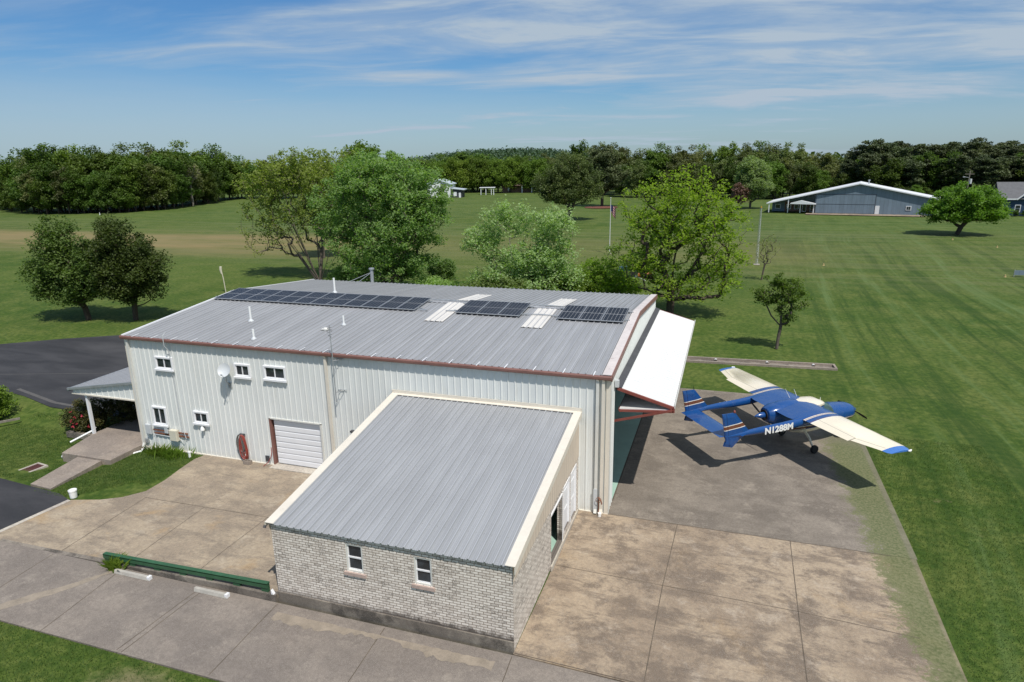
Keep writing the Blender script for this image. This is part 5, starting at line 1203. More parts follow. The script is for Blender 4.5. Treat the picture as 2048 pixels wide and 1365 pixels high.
# sparse many-stemmed tree
X, Y = at(640, 560); st = []
rr = random.Random(5)
for k in range(11):
    a = -2.1+k*0.33+rr.uniform(-.1, .1); b_ = rr.uniform(-0.5, 0.5); hgt = rr.uniform(10, 13); s_ = math.sin(a*0.62)
    st.append([(0.25*a, 0.3*b_, 0), (s_*3.2, b_*1.4, 3.0), (s_*7.0, b_*3.2, 7.0), (s_*9.5, b_*4.2, hgt*(1.08-0.25*abs(s_)))])
plant('sparse_tree', 'tall sparse many-stemmed tree with yellow-green spring leaves behind the hangar', 'tree', X, Y, dict(seed=3, K=980, lobes=[(-6.6, 0, 12.4, 4.2, 3.2, 3.4), (-1.5, 0, 13.6, 5.0, 3.4, 3.0), (4.0, 0, 12.6, 4.4, 3.4, 3.6), (-7.2, 0, 6.8, 4.4, 3, 4.4), (-1.0, 0, 8.5, 6.5, 3.2, 4.0)], stems=st, leaves=34, lsize=0.21, crad=0.62, tr=0.20, shell=0.5, twig=0.030, rise=0.1, zfade=(4.0, 12.0, 0.30)), LF['yellow'], M['bark'])
X, Y = at(545, 545); plant('sparse_tree', 'yellowish tree top at the left of the sparse many-stemmed tree', 'tree', X-1, Y+14, dict(seed=31, K=170, lobes=[(0, 0, 12.8, 3.2, 3, 3.2), (0.5, 0, 8.5, 4.2, 3, 4)], stems=[[(0, 0, 0), (0, 0, 3), (0, 0, 6)]], leaves=70, lsize=0.30, crad=0.95, tr=0.22), LF['yellow'], M['bark'])
# big mid-green tree and the taller one behind it
X, Y = at(772, 592); plant('big_tree', 'largest mid-green tree directly behind the hangar roof flue', 'tree', X, Y, dict(seed=4, K=900, lobes=[(0, 0, 12.0, 5.4, 4.5, 3.6), (-4.2, 0, 9.4, 3.8, 4, 4.2), (4.2, 0, 9.2, 4.0, 4, 4.0), (0, 0, 6.0, 6.8, 5, 3.6), (-1.5, 0, 14.0, 2.6, 2.5, 1.6), (2.2, 0, 13.6, 2.4, 2.4, 1.6), (5.6, 0, 11.2, 2.6, 2.4, 2.6), (0, 0, 3.4, 6.2, 4.4, 1.9)], stems=[[(0, 0, 0), (0, 0, 1.6), (-0.2, 0, 3.2)], [(0.3, 0, 0), (1.2, 0, 2.6), (2.0, 0, 5)], [(-0.3, 0, 0), (-1.3, 0, 2.8), (-2.2, 0, 5)]], leaves=78, lsize=0.20, crad=0.85, tr=0.34, shell=0.5), LF['mid'], M['bark'])
X, Y = at(742, 474); plant('background_tree', 'taller dark green tree top rising behind the largest tree', 'tree', X, Y, dict(seed=5, K=150, lobes=[(0, 0, 15.0, 4.0, 3.6, 4.0), (0, 0, 10, 5, 4.4, 5), (5.5, 0, 14.0, 1.6, 1.6, 3.2)], stems=[[(0, 0, 0), (0, 0, 4), (0, 0, 7)]], leaves=90, lsize=0.42, crad=1.4, tr=0.3), LF['bright'], M['bark_dark'])
# pale tree in the middle, with bushes round its foot
X, Y = at(1045, 612); plant('pale_tree', 'pale green blossoming tree with visible grey stems behind the middle of the roof', 'tree', X, Y, dict(seed=6, K=640, lobes=[(-1.6, 0, 8.8, 2.4, 2.2, 2.0), (2.8, 0, 8.2, 2.8, 2.2, 2.0), (-4.0, 0, 6.4, 2.4, 2.2, 2.2), (0.8, 0, 5.2, 3.2, 2.8, 1.6), (3.6, 0, 5.2, 2.5, 2.4, 2.2), (0.3, 0, 3.0, 6.4, 3.6, 2.3)], stems=[[(0, 0, 0), (-0.3, 0, 2.0), (-1.0, 0, 4.4), (-1.3, 0, 6.8)], [(0.4, 0, 0), (1.3, 0, 2.2), (2.3, 0, 4.6), (2.8, 0, 6.4)], [(-.4, 0, 0), (-2.0, 0, 2.6), (-3.0, 0, 4.8)]], leaves=46, lsize=0.19, crad=0.78, tr=0.17, shell=0.5), LF['pale'], M['bark_pale'])
for k, (px_, py_, wd, ht, sd, mt, lb) in enumerate([(1000, 620, 3.4, 3.4, 61, 'mid', 'low dark green bush left of the pale tree behind the roof'), (1105, 612, 3.6, 3.8, 62, 'bright', 'broad bright green bush at the foot of the pale tree'), (1195, 606, 2.6, 5.0, 63, 'lime', 'yellow-green loose sapling clump left of the big lime-green tree'), (1150, 600, 2.2, 3.2, 64, 'bright', 'green bush between the pale tree and the sapling clump'), (885, 575, 1.6, 3.4, 65, 'mid', 'small round bush between the largest tree and the pale tree'), (865, 600, 2.2, 2.4, 66, 'mid', 'low bush under the right side of the largest tree'), (925, 606, 1.8, 2.3, 67, 'mid', 'low bush filling the gap left of the pale tree'), (1235, 600, 1.9, 2.6, 68, 'lime', 'low yellow-green brush at the foot of the small dark tree'), (700, 585, 2.2, 3.0, 69, 'mid', 'low brush between the sparse tree and the largest tree')]):
    X, Y = at(px_, py_); plant('bush', lb, 'bush', X, Y, dict(seed=sd, K=int(70*wd), lobes=[(0, 0, ht*0.5, wd*1.25, wd*0.8, ht*0.47), (wd*0.3, 0, ht*0.72, wd*0.5, wd*0.5, ht*0.27)], stems=[[(0, 0, 0), (0, 0, 0.3)]], leaves=66 if mt != 'lime' else 40, lsize=0.17, crad=0.55, tr=0.10), LF[mt], M['bark'], 'bushes behind the hangar', cname='foliage', tname='stem')
# lime-green tree on the right of the roof
X, Y = at(1339, 630); plant('lime_tree', 'big lime-green tree with dark open limbs behind the white door leaf', 'tree', X, Y, dict(seed=7, K=760, lobes=[(1.0, 0, 11.2, 4.0, 3.2, 2.5), (-2.0, 0, 9.4, 3.2, 3.0, 3.1), (4.0, 0, 8.8, 2.9, 2.8, 3.2), (4.6, 0, 4.9, 3.0, 3.0, 2.4), (-2.4, 0, 5.4, 3.0, 2.8, 2.8), (1.2, 0, 3.4, 5.2, 3.0, 1.9), (0.8, 0, 7.6, 5.0, 3.2, 3.4)], stems=[[(0, 0, 0), (0.05, 0, 1.5), (0.1, 0, 2.4), (0.1, 0.1, 4.6), (0.5, 0, 7.5), (0.5, 0, 10)], [(0.1, 0, 2.2), (1.3, 0, 3.6), (2.4, 0, 5.6), (3.4, 0, 8)], [(0, 0, 2.2), (-0.7, 0, 4.2), (-1.6, 0, 7), (-2, 0, 9)]], leaves=28, lsize=0.185, crad=0.70, tr=0.36, shell=0.55, rise=0.2), LF['lime'], M['bark_dark'])
X, Y = at(1262, 590); plant('small_tree', 'small dark green tree with a bare arching branch, left of the lime-green tree', 'tree', X, Y+3, dict(seed=8, K=90, lobes=[(0.6, 0, 3.2, 1.9, 1.8, 1.2), (-2.2, 0, 4.6, 1.0, 0.8, 1.0)], stems=[[(1.2, 0, 0), (0.9, 0, 1.3), (0.4, 0, 2.2), (-1.2, 0, 3.4), (-2.2, 0, 4.6)]], leaves=55, lsize=0.20, crad=0.55, tr=0.10), LF['mid'], M['bark_dark'])
# small crooked tree and bare sapling on the right lawn
X, Y = at(1553, 698); plant('crooked_tree', 'small crooked open tree alone on the lawn beyond the trench', 'tree', X, Y, dict(seed=9, K=150, lobes=[(-0.2, 0, 5.2, 1.2, 1.0, 0.9), (1.0, 0, 4.4, 0.95, 0.9, 1.4), (-1.3, 0, 4.3, 0.9, 0.8, 0.9), (0.5, 0, 2.9, 0.9, 0.7, 0.9), (0, 0, 4.2, 1.5, 1.1, 1.2)], stems=[[(0, 0, 0), (0.05, 0, 0.9), (0.15, 0, 1.8), (0.1, 0, 2.8), (0.05, 0, 4.0)], [(0.15, 0, 1.8), (-0.6, 0, 2.6), (-1.1, 0, 3.6)]], leaves=40, lsize=0.12, crad=0.36, tr=0.12, twig=0.012), LF['bright'], M['bark'])
X, Y = at(1523, 560); plant('bare_sapling', 'nearly leafless thin sapling behind the crooked tree', 'tree', X, Y, dict(seed=10, K=110, lobes=[(0.6, 0, 4.2, 1.3, 1.0, 1.5), (0.2, 0, 3.0, 1.2, 1.0, 1.2)], stems=[[(0, 0, 0), (0.1, 0, 1.0), (0.2, 0, 1.6)]], leaves=5, lsize=0.12, crad=0.35, tr=0.10, twig=0.016, bare=0.3), LF['yellow'], M['bark'])
X, Y = at(1913, 470); plant('spreading_tree', 'round spreading green tree with a leaning trunk near the blue hangar', 'tree', X, Y, dict(seed=11, K=330, lobes=[(1.2, 0, 6.4, 5.6, 5, 2.6), (0.8, 0, 4.2, 6.6, 5.4, 1.7), (-3.6, 0, 4.4, 2.8, 2.8, 1.9), (5.0, 0, 4.0, 2.6, 2.8, 1.8)], stems=[[(0, 0, 0), (0.5, 0, 1.4), (1.1, 0, 2.6)]], leaves=110, lsize=0.30, crad=1.05, tr=0.42), LF['bright'], M['bark_dark'])
X, Y = at(1137, 440); plant('airy_tree', 'broad dark olive fine-leaved tree standing on the far lawn', 'tree', X, Y, dict(seed=12, K=380, lobes=[(-0.5, 0, 12, 6.0, 5, 4.4), (-3.6, 0, 8.5, 5.0, 5, 3.6), (4.0, 0, 8.8, 4.4, 4.4, 3.8), (0, 0, 7.0, 8.4, 6, 3.0)], stems=[[(0, 0, 0), (0, 0, 1.6), (0.2, 0, 3)], [(0, 0, 1.2), (1.2, 0, 3.4), (2.2, 0, 6)]], leaves=120, lsize=0.27, crad=1.3, tr=0.40, up=0.2), LF['dusk'], M['bark'])
X, Y = at(1204, 413); plant('pine_tree', 'tall dark pine on a bed of needles behind the flagpole', 'tree', X, Y, dict(seed=13, K=300, lobes=[(0, 0, 15.5, 5.6, 5, 3.4), (-2, 0, 11.5, 6.4, 5, 3.0), (2.5, 0, 10, 6.4, 5, 3.2), (0, 0, 7, 6.8, 5, 2.2)], stems=[[(0, 0, 0), (0, 0, 4), (0.2, 0, 9), (0, 0, 15)]], leaves=120, lsize=0.34, crad=1.35, tr=0.48, flat=0.45), LF['pine'], M['bark_dark'])
X, Y = at(1500, 416); plant('round_tree', 'rounded light green tree left of the blue hangar', 'tree', X, Y, dict(seed=14, K=280, lobes=[(0, 0, 10.4, 4.6, 4, 4.0), (0.6, 0, 6.6, 5.4, 4.6, 4.0)], stems=[[(0, 0, 0), (0, 0, 1.5), (0, 0, 3)]], leaves=120, lsize=0.32, crad=1.3, tr=0.32), LF['pale'], M['bark'])
X, Y = at(1478, 416); plant('red_tree', 'reddish-brown shrubby tree left of the light green tree by the blue hangar', 'tree', X, Y-3, dict(seed=15, K=110, lobes=[(0, 0, 4.4, 2.6, 2.4, 3.2)], stems=[[(0, 0, 0), (0, 0, 1)]], leaves=46, lsize=0.34, crad=0.9, tr=0.2), LF['redleaf'], M['bark_dark'])
# shrubs on the left
X, Y = -30.3, 1.5
plant('flowering_shrub', 'dark shrub with small red flowers beside the porch post', 'shrub', X, Y, dict(seed=16, K=230, lobes=[(0.1, 0, 0.85, 1.75, 1.0, 1.0), (1.4, 1.6, 1.3, 1.4, 1.4, 1.1), (-0.9, 0, 0.7, 0.9, 0.8, 0.7)], stems=[[(0, 0, 0), (0, 0, 0.15)], [(1.2, 1.4, 0), (1.2, 1.4, 0.2)]], leaves=85, lsize=0.085, crad=0.34, tr=0.05, twig=0.008), LF['shrub'], M['bark_dark'], cname='foliage', tname='stem', z=-0.35)
fe = bpy.data.objects['flowering_shrub']
rng = np.random.default_rng(5); C = []
for k in range(8):
    t = rng.uniform(0, 3.14); c = np.array([rng.uniform(-0.8, 1.5), -0.95-rng.uniform(0, .25), rng.uniform(0.5, 1.5)]); C += [c+rng.normal(size=3)*0.035 for _ in range(14)]
o = bpy.data.objects.new('flowers', quads_mesh('flowers', leaf_quads(rng, np.array(C), 0.075, 1.1), FL)); COL.objects.link(o); o.parent = fe
plant('shrub', 'dark shrub behind the porch, right of the red flowering one', 'shrub', -27.4, 4.9, dict(seed=17, K=170, lobes=[(0, 0, 1.1, 1.6, 1.3, 1.1)], stems=[[(0, 0, 0), (0, 0, 0.2)]], leaves=75, lsize=0.09, crad=0.38, tr=0.05, twig=0.008), LF['shrub'], M['bark_dark'], cname='foliage', tname='stem', z=-0.1)
plant('shrub', 'bright green bush cut by the left edge of the picture beside the parking lot', 'shrub', -37.9, 1.2, dict(seed=18, K=150, lobes=[(-0.4, 0, 0.9, 1.3, 1.2, 1.2)], stems=[[(0, 0, 0), (0, 0, 0.2)]], leaves=75, lsize=0.10, crad=0.36, tr=0.05, twig=0.008), LF['bright'], M['bark_dark'], cname='foliage', tname='stem', z=-0.3)
def blades(rng, C, h, wd, lean=0.5):
    """grass-like blades: narrow bent quads standing on C"""
    n = len(C); a = rng.uniform(0, 2*math.pi, n); d = np.stack([np.cos(a), np.sin(a), np.zeros(n)], 1); s_ = np.stack([-np.sin(a), np.cos(a), np.zeros(n)], 1)
    hh = (h*(0.5+rng.random(n)))[:, None]; le = (lean*rng.random(n))[:, None]*hh
    T = C+d*le+np.array([0, 0, 1])*hh; Mi = C+d*le*0.35+np.array([0, 0, 1])*hh*0.55
    q = s_*wd/2
    return np.stack([C-q, C+q, Mi+q*0.9, T], 1)
def tuft(name, label, cat, x, y, z, n, spread, h, wd, mat, lean=0.8, seed=0, group=None):
    rng = np.random.default_rng(seed); C = np.stack([rng.normal(size=n)*spread[0], rng.normal(size=n)*spread[1], np.zeros(n)], 1)
    me = quads_mesh(name, blades(rng, C, h, wd, lean), mat); o = bpy.data.objects.new(name, me); COL.objects.link(o); o.location = (x, y, z); return tag(o, label, cat, group)
tuft('lily_clump', 'clump of long green strap leaves under the tall lower window', 'plant', -23.35, -0.55, -0.12, 260, (0.30, 0.16), 0.42, 0.035, LF['bright'], 1.0, 41)
tuft('lily_clump', 'clump of long green strap leaves under the ivory meter box', 'plant', -22.3, -0.65, -0.10, 300, (0.36, 0.18), 0.40, 0.035, LF['bright'], 1.0, 42)
tuft('weed', 'bright green weed growing at the left end of the green rail', 'plant', -16.65, RW-0.12, 0.09, 240, (0.14, 0.12), 0.34, 0.03, LF['bright'], 1.1, 43)

# ------------------------------------------------------------------ woods: prototypes, then copies tree by tree
def proto(seed, kind):
    if kind == 'pine':
        a = dict(seed=seed, K=70, lobes=[(0, 0, 15.6, 3.4, 3.4, 2.6), (0.8, 0, 12.5, 3.6, 3.6, 2.4), (-1.0, 0, 9.5, 3.0, 3.0, 2.4)], stems=[[(0, 0, 0), (0, 0, 5), (0.2, 0, 10), (0, 0, 16)]], leaves=120, lsize=0.44, crad=1.4, tr=0.26, flat=0.45, twig=0.05)
        return a, LF['pine'], M['bark_dark']
    if kind == 'willow':
        a = dict(seed=seed, K=80, lobes=[(0, 0, 9.5, 5.6, 5.2, 4.6), (-2.5, 0, 6.0, 4.6, 4.6, 4.4), (2.8, 0, 6.0, 4.8, 4.6, 4.4)], stems=[[(0, 0, 0), (0, 0, 3)]], leaves=140, lsize=0.42, crad=1.9, tr=0.35, twig=0.05, up=0.0)
        return a, LF['willow'], M['bark_dark']
    rng = np.random.default_rng(seed); j = lambda s_: rng.uniform(-s_, s_)
    a = dict(seed=seed, K=80, lobes=[(j(1), j(1), 13.0+j(1.5), 4.0, 4.0, 4.2), (j(2.5), j(2), 9.0, 5.0, 5.0, 4.4), (j(2.5), j(2), 5.0, 4.8, 4.8, 3.4), (3.0+j(1), j(2), 9+j(2), 2.8, 2.8, 3.2), (-3.0+j(1), j(2), 9+j(2), 2.8, 2.8, 3.2)], stems=[[(0, 0, 0), (0, 0, 4), (j(.6), 0, 8)]], leaves=135, lsize=0.46, crad=1.7, tr=0.30, twig=0.05)
    return a, LF['wood2' if kind == 'grey' else 'wood'], M['bark_dark']
PROT = {}
for kind, seeds in (('wood', (101, 102, 103, 104)), ('grey', (111, 112, 113)), ('pine', (121, 122, 123)), ('willow', (131, 132))):
    for s_ in seeds:
        a, lm_, bm_ = proto(s_, kind); mb, Q = tree_meshes(leafmat=None, barkmat=None, **a)
        tm = mb.build('trunk', bm_, smooth=True); cm = bpy.data.objects.new('crown', quads_mesh('crown', Q, lm_))
        PROT.setdefault(kind, []).append((tm.data, cm.data)); bpy.data.objects.remove(tm); bpy.data.objects.remove(cm)
wr = random.Random(77)
KN = dict(wood='broadleaf_tree', grey='broadleaf_tree', pine='pine_tree', willow='willow_tree')
TOPH = dict(wood=16.6, grey=16.6, pine=17.6, willow=13.6)
NT_ = 0
def wood_tree(x, y, top, kind, label, group, wide=1.0):
    global NT_
    NT_ += 1
    tm, cm = wr.choice(PROT[kind]); s_ = top/TOPH[kind]
    e = empty(KN[kind], (x, y, gz(x, y)-0.1), label, 'tree', group, wr.uniform(0, 6.28)); e.scale = (s_*wide, s_*wide, s_)
    for nm, me in (('trunk', tm), ('crown', cm)):
        o = bpy.data.objects.new(nm, me); COL.objects.link(o); o.parent = e
def tops(tbl, px_):
    return float(np.interp(px_, [t[0] for t in tbl], [t[1] for t in tbl]))
def row(px0, px1, base, topt, kinds, n, label, group, depth=(0, 14), wide=1.05, jit=0.08):
    for k in range(n):
        p = px0+(px1-px0)*(k+0.5+wr.uniform(-.35, .35))/n; by = tops(base, p); X, Y = at(p, by)
        dd = wr.uniform(*depth); v = np.array([X-CX, Y-CY]); v /= np.linalg.norm(v); X += v[0]*dd; Y += v[1]*dd
        dep = (X-CX)*CF[0]+(Y-CY)*CF[1]; ty = tops(topt, p); hy = 322-(p-1018)*0.0166
        h = CZ+(hy-ty)/FK*dep*1.0; h *= 1+wr.uniform(-jit, jit*0.6)
        wood_tree(X, Y, max(5, h), wr.choice(kinds), label, group, wide)
LB = [(0, 420), (100, 430), (250, 428), (330, 422), (430, 408), (500, 402)]
LT = [(0, 322), (70, 318), (90, 302), (130, 304), (240, 302), (330, 298), (350, 290), (400, 300), (420, 312), (440, 303), (490, 320), (520, 318), (700, 300)]
lt_low = [(a, b_+32) for a, b_ in LT]
gl_ = 'broadleaf trees of the wood beyond the left field'
row(-30, 440, LB, lt_low, ['wood', 'wood', 'grey'], 24, 'shorter broadleaf tree along the front edge of the left wood', gl_, (0, 5), 0.9)
row(-40, 450, LB, LT, ['wood', 'wood', 'wood', 'grey'], 26, 'tall broadleaf tree rising inside the wood beyond the left field', gl_+' (tall)', (8, 20), 1.0, 0.06)
row(-40, 520, LB, LT, ['wood'], 22, 'tall broadleaf tree rising inside the wood beyond the left field', gl_+' (tall)', (24, 40), 1.1, 0.05)
MB_ = [(420, 402), (600, 400), (860, 394), (1000, 391), (1240, 390)]
MT_ = [(420, 312), (560, 318), (700, 315), (840, 314), (920, 303), (960, 300), (1000, 312), (1100, 312), (1240, 312)]
row(440, 860, MB_, MT_, ['wood', 'grey'], 14, 'broadleaf tree at the far edge of the field behind the sparse tree', 'trees behind the sparse tree', (6, 30))
row(850, 1250, MB_, [(840, 318), (900, 312), (940, 304), (1000, 312), (1100, 314), (1250, 316)], ['wood', 'grey'], 14, 'broadleaf tree in the background behind the willows', 'trees behind the willows', (55, 90), 1.25)
row(850, 1100, [(850, 391), (1100, 388)], [(850, 330), (920, 318), (1000, 316), (1060, 312), (1100, 316)], ['willow'], 11, 'bright green willow behind the far lawn and pergola', 'willows behind the far lawn', (8, 30), 1.0, 0.10)
RB = [(1230, 398), (1400, 402), (1700, 402), (2060, 410)]
RT = [(1150, 292), (1230, 296), (1260, 296), (1330, 300), (1400, 296), (1420, 292), (1480, 294), (1540, 287), (1590, 296), (1620, 310), (1680, 306), (1700, 300), (1800, 288)]
gr_ = 'broadleaf trees of the wood beyond the right lawn'
row(1150, 1700, RB, RT, ['grey', 'wood', 'grey'], 26, 'tall broadleaf tree in the back row of the right wood', gr_+' (tall)', (26, 48), 1.0, 0.05)
row(1240, 1700, RB, [(a, b_+26) for a, b_ in RT], ['grey', 'wood'], 22, 'shorter broadleaf tree along the front edge of the right wood', gr_, (10, 20), 0.95)
row(1560, 1720, RB, [(1560, 345), (1720, 335)], ['pine', 'grey', 'pine'], 9, 'young pine or dark tree behind the left part of the blue hangar', 'dark trees behind the blue hangar', (24, 34), 0.9)
PT = [(1690, 300), (1720, 285), (1750, 284), (1800, 288), (1840, 290), (1880, 288), (1930, 279), (1960, 290), (2000, 288), (2048, 290), (2100, 288)]
row(1690, 2090, [(1690, 408), (2090, 412)], PT, ['pine'], 30, 'tall pine of the pine wood behind the blue hangar', 'pines behind the blue hangar (tall)', (34, 60), 1.05, 0.05)
row(1690, 2090, [(1690, 408), (2090, 412)], [(a, b_+24) for a, b_ in PT], ['pine', 'pine', 'wood'], 26, 'shorter tree at the front of the pine wood behind the blue hangar', 'pines behind the blue hangar', (18, 32), 1.1)
row(1700, 2080, [(1700, 410), (2090, 414)], [(1700, 372), (2090, 372)], ['wood', 'grey'], 16, 'dark undergrowth tree at the foot of the pine wood', 'undergrowth trees below the pines', (14, 26), 1.5)
for p_, t_ in ((925, 296), (960, 299), (900, 306)):
    X, Y = at(p_, 391); v_ = np.array([X-CX, Y-CY]); v_ /= np.linalg.norm(v_); X += v_[0]*45; Y += v_[1]*45; wood_tree(X, Y, CZ+(324-t_)/FK*((X-CX)*CF[0]+(Y-CY)*CF[1]), 'wood', 'tall green tree standing above the willows before the distant hill', 'tall trees above the willows', 1.25)
X, Y = at(390, 412); plant('grey_tree', 'bare greyish branching tree crown in the left wood', 'tree', X+3, Y-4, dict(seed=19, K=160, lobes=[(0, 0, 12.5, 5, 4, 3.4)], stems=[[(0, 0, 0), (0, 0, 5), (0, 0, 8)]], leaves=6, lsize=0.4, crad=1.0, tr=0.4, twig=0.07), LF['wood2'], M['bark_pale'])

# distant wood that reads as one mass, and the hill
rng = np.random.default_rng(9); C = []
for k in range(1500):
    a = rng.uniform(-1.25, 0.85); r = rng.uniform(420, 620) if rng.random() < .6 else rng.uniform(620, 900); x = CX+math.sin(a)*r; y = CY+math.cos(a)*r
    h = 15+3*math.sin(a*23)+rng.uniform(-2, 2)
    q = rng.normal(size=(26, 3)); q /= np.linalg.norm(q, axis=1)[:, None]; q *= (rng.random(26)**.4)[:, None]
    C.append(np.array([x, y, h*0.5])+q*np.array([7.5, 7.5, h*0.5]))
me = quads_mesh('far_wood', leaf_quads(rng, np.concatenate(C), 3.0, 1.3, 0.6), LF['wood']); o = bpy.data.objects.new('far_wood', me); COL.objects.link(o)
tag(o, 'far-off wood on the horizon that reads as one dark band', 'wood', kind='stuff')
hx_, hy_ = at(1000, 340); v = np.array([hx_-CX, hy_-CY]); v /= np.linalg.norm(v); HC = (CX+v[0]*1900, CY+v[1]*1900)
mb = MB(); n1, n2 = 90, 40; vv = []
rr = random.Random(6)
for j in range(n2):
    for i in range(n1):
        u = -620+1240*i/(n1-1); w_ = -260+520*j/(n2-1); e_ = math.exp(-(u/300)**2)*math.exp(-(w_/150)**2)
        e2 = math.exp(-((u-180)/120)**2)*math.exp(-(w_/120)**2)*0.25
        z = -4+44*(e_+e2*0.6)+rr.uniform(-2.2, 2.2)*(0.3+e_); x = HC[0]+u*v[1]-w_*(-v[0]); y = HC[1]-u*v[0]+w_*v[1]; vv.append((x, y, z))
mb.v = vv; mb.f = [(j*n1+i, j*n1+i+1, (j+1)*n1+i+1, (j+1)*n1+i) for j in range(n2-1) for i in range(n1-1)]; mb.m = [0]*len(mb.f)
hm, nt, b = newmat('wooded_hill', 0.95, 0, 0.05); P = geo(nt).outputs['Position']; n = nt.noise(P, 0.045, 5, 0.7)
nt.put(b.inputs['Base Color'], nt.mix(nt.ramp(n, 0.4, 0.62), (0.022, 0.045, 0.022), (0.055, 0.090, 0.035))); bump(nt, b, n, 1.0, 14)
hb = mb.build('hills', hm); tag(hb, kind='structure')
rng = np.random.default_rng(3); hv = np.array(vv); hv = hv[hv[:, 2] > 2]; C = np.repeat(hv, 14, 0)+rng.normal(size=(len(hv)*14, 3))*np.array([7, 7, 3.5])+np.array([0, 0, 2.5])
me = quads_mesh('hill_trees', leaf_quads(rng, C, 5.0, 1.2, 0.5), mat_leaf('hill_leaf', (0.040, 0.075, 0.040), (0.060, 0.100, 0.055), (0.070, 0.115, 0.060), 0.02, 0.2)); o = bpy.data.objects.new('hill_trees', me); COL.objects.link(o); tag(o, 'far wooded hill crown that reads as one green mass', 'wood', kind='stuff')

# ------------------------------------------------------------------ far buildings and field furniture
FS = paint('slate_blue_siding', (0.165, 0.215, 0.265), 0.6, var=0.06, scale=0.5); FW = paint('far_white_trim', (0.72, 0.73, 0.74), 0.5, var=0.03)
def ribmat(name, c, per):
    m, nt, b = newmat(name, 0.55, 0, 0.3); P = nt.new('ShaderNodeTexCoord').outputs['Object']; x, y, z = nt.xyz(P)
    fr = nt.m('FRACT', nt.m('DIVIDE', x, per)); l = nt.ramp(nt.m('ABSOLUTE', nt.m('SUBTRACT', fr, 0.5)), 0.36, 0.5)
    n = nt.noise(nt.mapping(P, (0.8, 1, 0.2)), 1.0, 4, 0.6)
    nt.put(b.inputs['Base Color'], nt.mix(nt.m('MULTIPLY', l, 0.35), nt.mix(nt.ramp(n, 0.3, 0.7), tuple(q*0.9 for q in c), tuple(q*1.1 for q in c)), tuple(q*0.6 for q in c))); return m
FS = ribmat('slate_blue_siding', (0.165, 0.215, 0.262), 0.9)
A = at(1536, 425); B = at(1859, 427.5); dx_, dy_ = B[0]-A[0], B[1]-A[1]; LB_ = 41.2
bh = empty('blue_hangar', (A[0], A[1], 0.02), 'wide slate-blue hangar with low white gable roof and porch beyond the right lawn', 'hangar', rz=-0.17)
RX = LB_*0.515; top_h = 7.35; lh, rh = 2.35, 3.1; ph = 11.3
def gh(x): return lh+(top_h-lh)*x/RX if x < RX else top_h+(rh-top_h)*(x-RX)/(LB_-RX)
mb = MB(); mb.prism([(ph, 0, 0), (LB_, 0, 0), (LB_, 0, rh), (RX, 0, top_h), (ph, 0, gh(ph))], (0, 13, 0)); mb.prism([(0.4, 4.5, 0), (ph, 4.5, 0), (ph, 4.5, gh(ph)), (0.4, 4.5, lh)], (0, 8, 0)); mb.build('wall', FS, bh)
mb = MB()
for xa, xb in ((-0.5, RX), (RX, LB_+0.7)):
    za, zb = gh(max(0, xa)), gh(min(LB_, xb)); 
    if xa < 0: za = lh-0.12
    if xb > LB_: zb = rh-0.12
    mb.hexa([(xa, -0.7, za), (xb, -0.7, zb), (xb, 13.6, zb), (xa, 13.6, za), (xa, -0.7, za+0.26), (xb, -0.7, zb+0.26), (xb, 13.6, zb+0.26), (xa, 13.6, za+0.26)])
mb.build('roof', FW, bh)
mb = MB(); mb.prism([(5.5, -1.6, 2.55), (8.0, -1.6, 3.25), (ph+0.3, -1.6, 2.45), (ph+0.3, -1.6, 2.28), (5.5, -1.6, 2.35)], (0, 2.0, 0)); mb.build('porch_roof', FW, bh)
for x in (0.2, 4.9, 7.9, 11.1):
    mb = MB(); mb.box(x-0.1, -0.55, 0, x+0.1, -0.35, gh(x) if x < 5 else 2.4); mb.build('post', FW, bh)
mb = MB(); mb.box(ph+0.25, -0.10, 0.1, 25.0, -0.01, 2.28); mb.box(ph+0.25, -0.10, 2.40, 25.0, -0.01, 4.7); mb.build('hangar_door', FS, bh)
DKL = paint('dark_seam', (0.05, 0.06, 0.075), 0.7)
mb = MB(); mb.box(ph+0.25, -0.12, 2.28, 25.0, -0.02, 2.40); mb.box(ph+0.1, -0.13, 0.0, ph+0.25, -0.0, 5.3); mb.box(25.0, -0.13, 0, 25.12, 0, 4.9); mb.box(ph+0.3, -0.12, 4.72, 25, -0.02, 4.84); mb.build('door_seam', DKL, bh)
mb = MB(); mb.box(25.15, -0.15, 0.05, 26.1, -0.02, 2.1); mb.build('door', FW, bh)
for x in (31.8, 37.6):
    mb = MB(); mb.box(x, -0.12, 1.1, x+1.15, -0.01, 2.15); wd_ = mb.build('window', FW, bh); mb = MB(); mb.box(x+0.15, -0.15, 1.25, x+0.55, -0.121, 2.0); mb.box(x+0.61, -0.15, 1.25, x+1.0, -0.121, 2.0); mb.build('pane', M['glass'], wd_)
BRK = paint('brown_brick', (0.20, 0.12, 0.085), 0.9, var=0.2, scale=2)
mb = MB(); mb.box(3.6, 4.40, 0, ph-0.1, 4.48, 2.6); mb.build('brick_front', BRK, bh)
for x, w0, h0, h1 in ((1.2, 1.4, 0.7, 1.9), (4.0, 1.2, .6, 1.9), (6.0, 1.1, .6, 1.9), (8.0, 1.0, 0.0, 2.1), (9.9, 0.9, 0.0, 2.1)):
    mb = MB(); mb.box(x, 4.3, h0, x+w0, 4.39, h1); wd_ = mb.build('window', FW, bh); mb = MB(); mb.box(x+.15, 4.25, h0+.15, x+w0-.15, 4.295, h1-.15); mb.build('pane', M['glass'], wd_)
mb = MB(); mb.tube([(RX+1.9, 6, 6.8), (RX+1.9, 6, 8.0)], 0.16, 10); mb.tube([(RX+1.9, 6, 8.0), (RX+1.9, 6, 8.25)], 0.3, 10); mb.build('flue', M['grey'], bh)
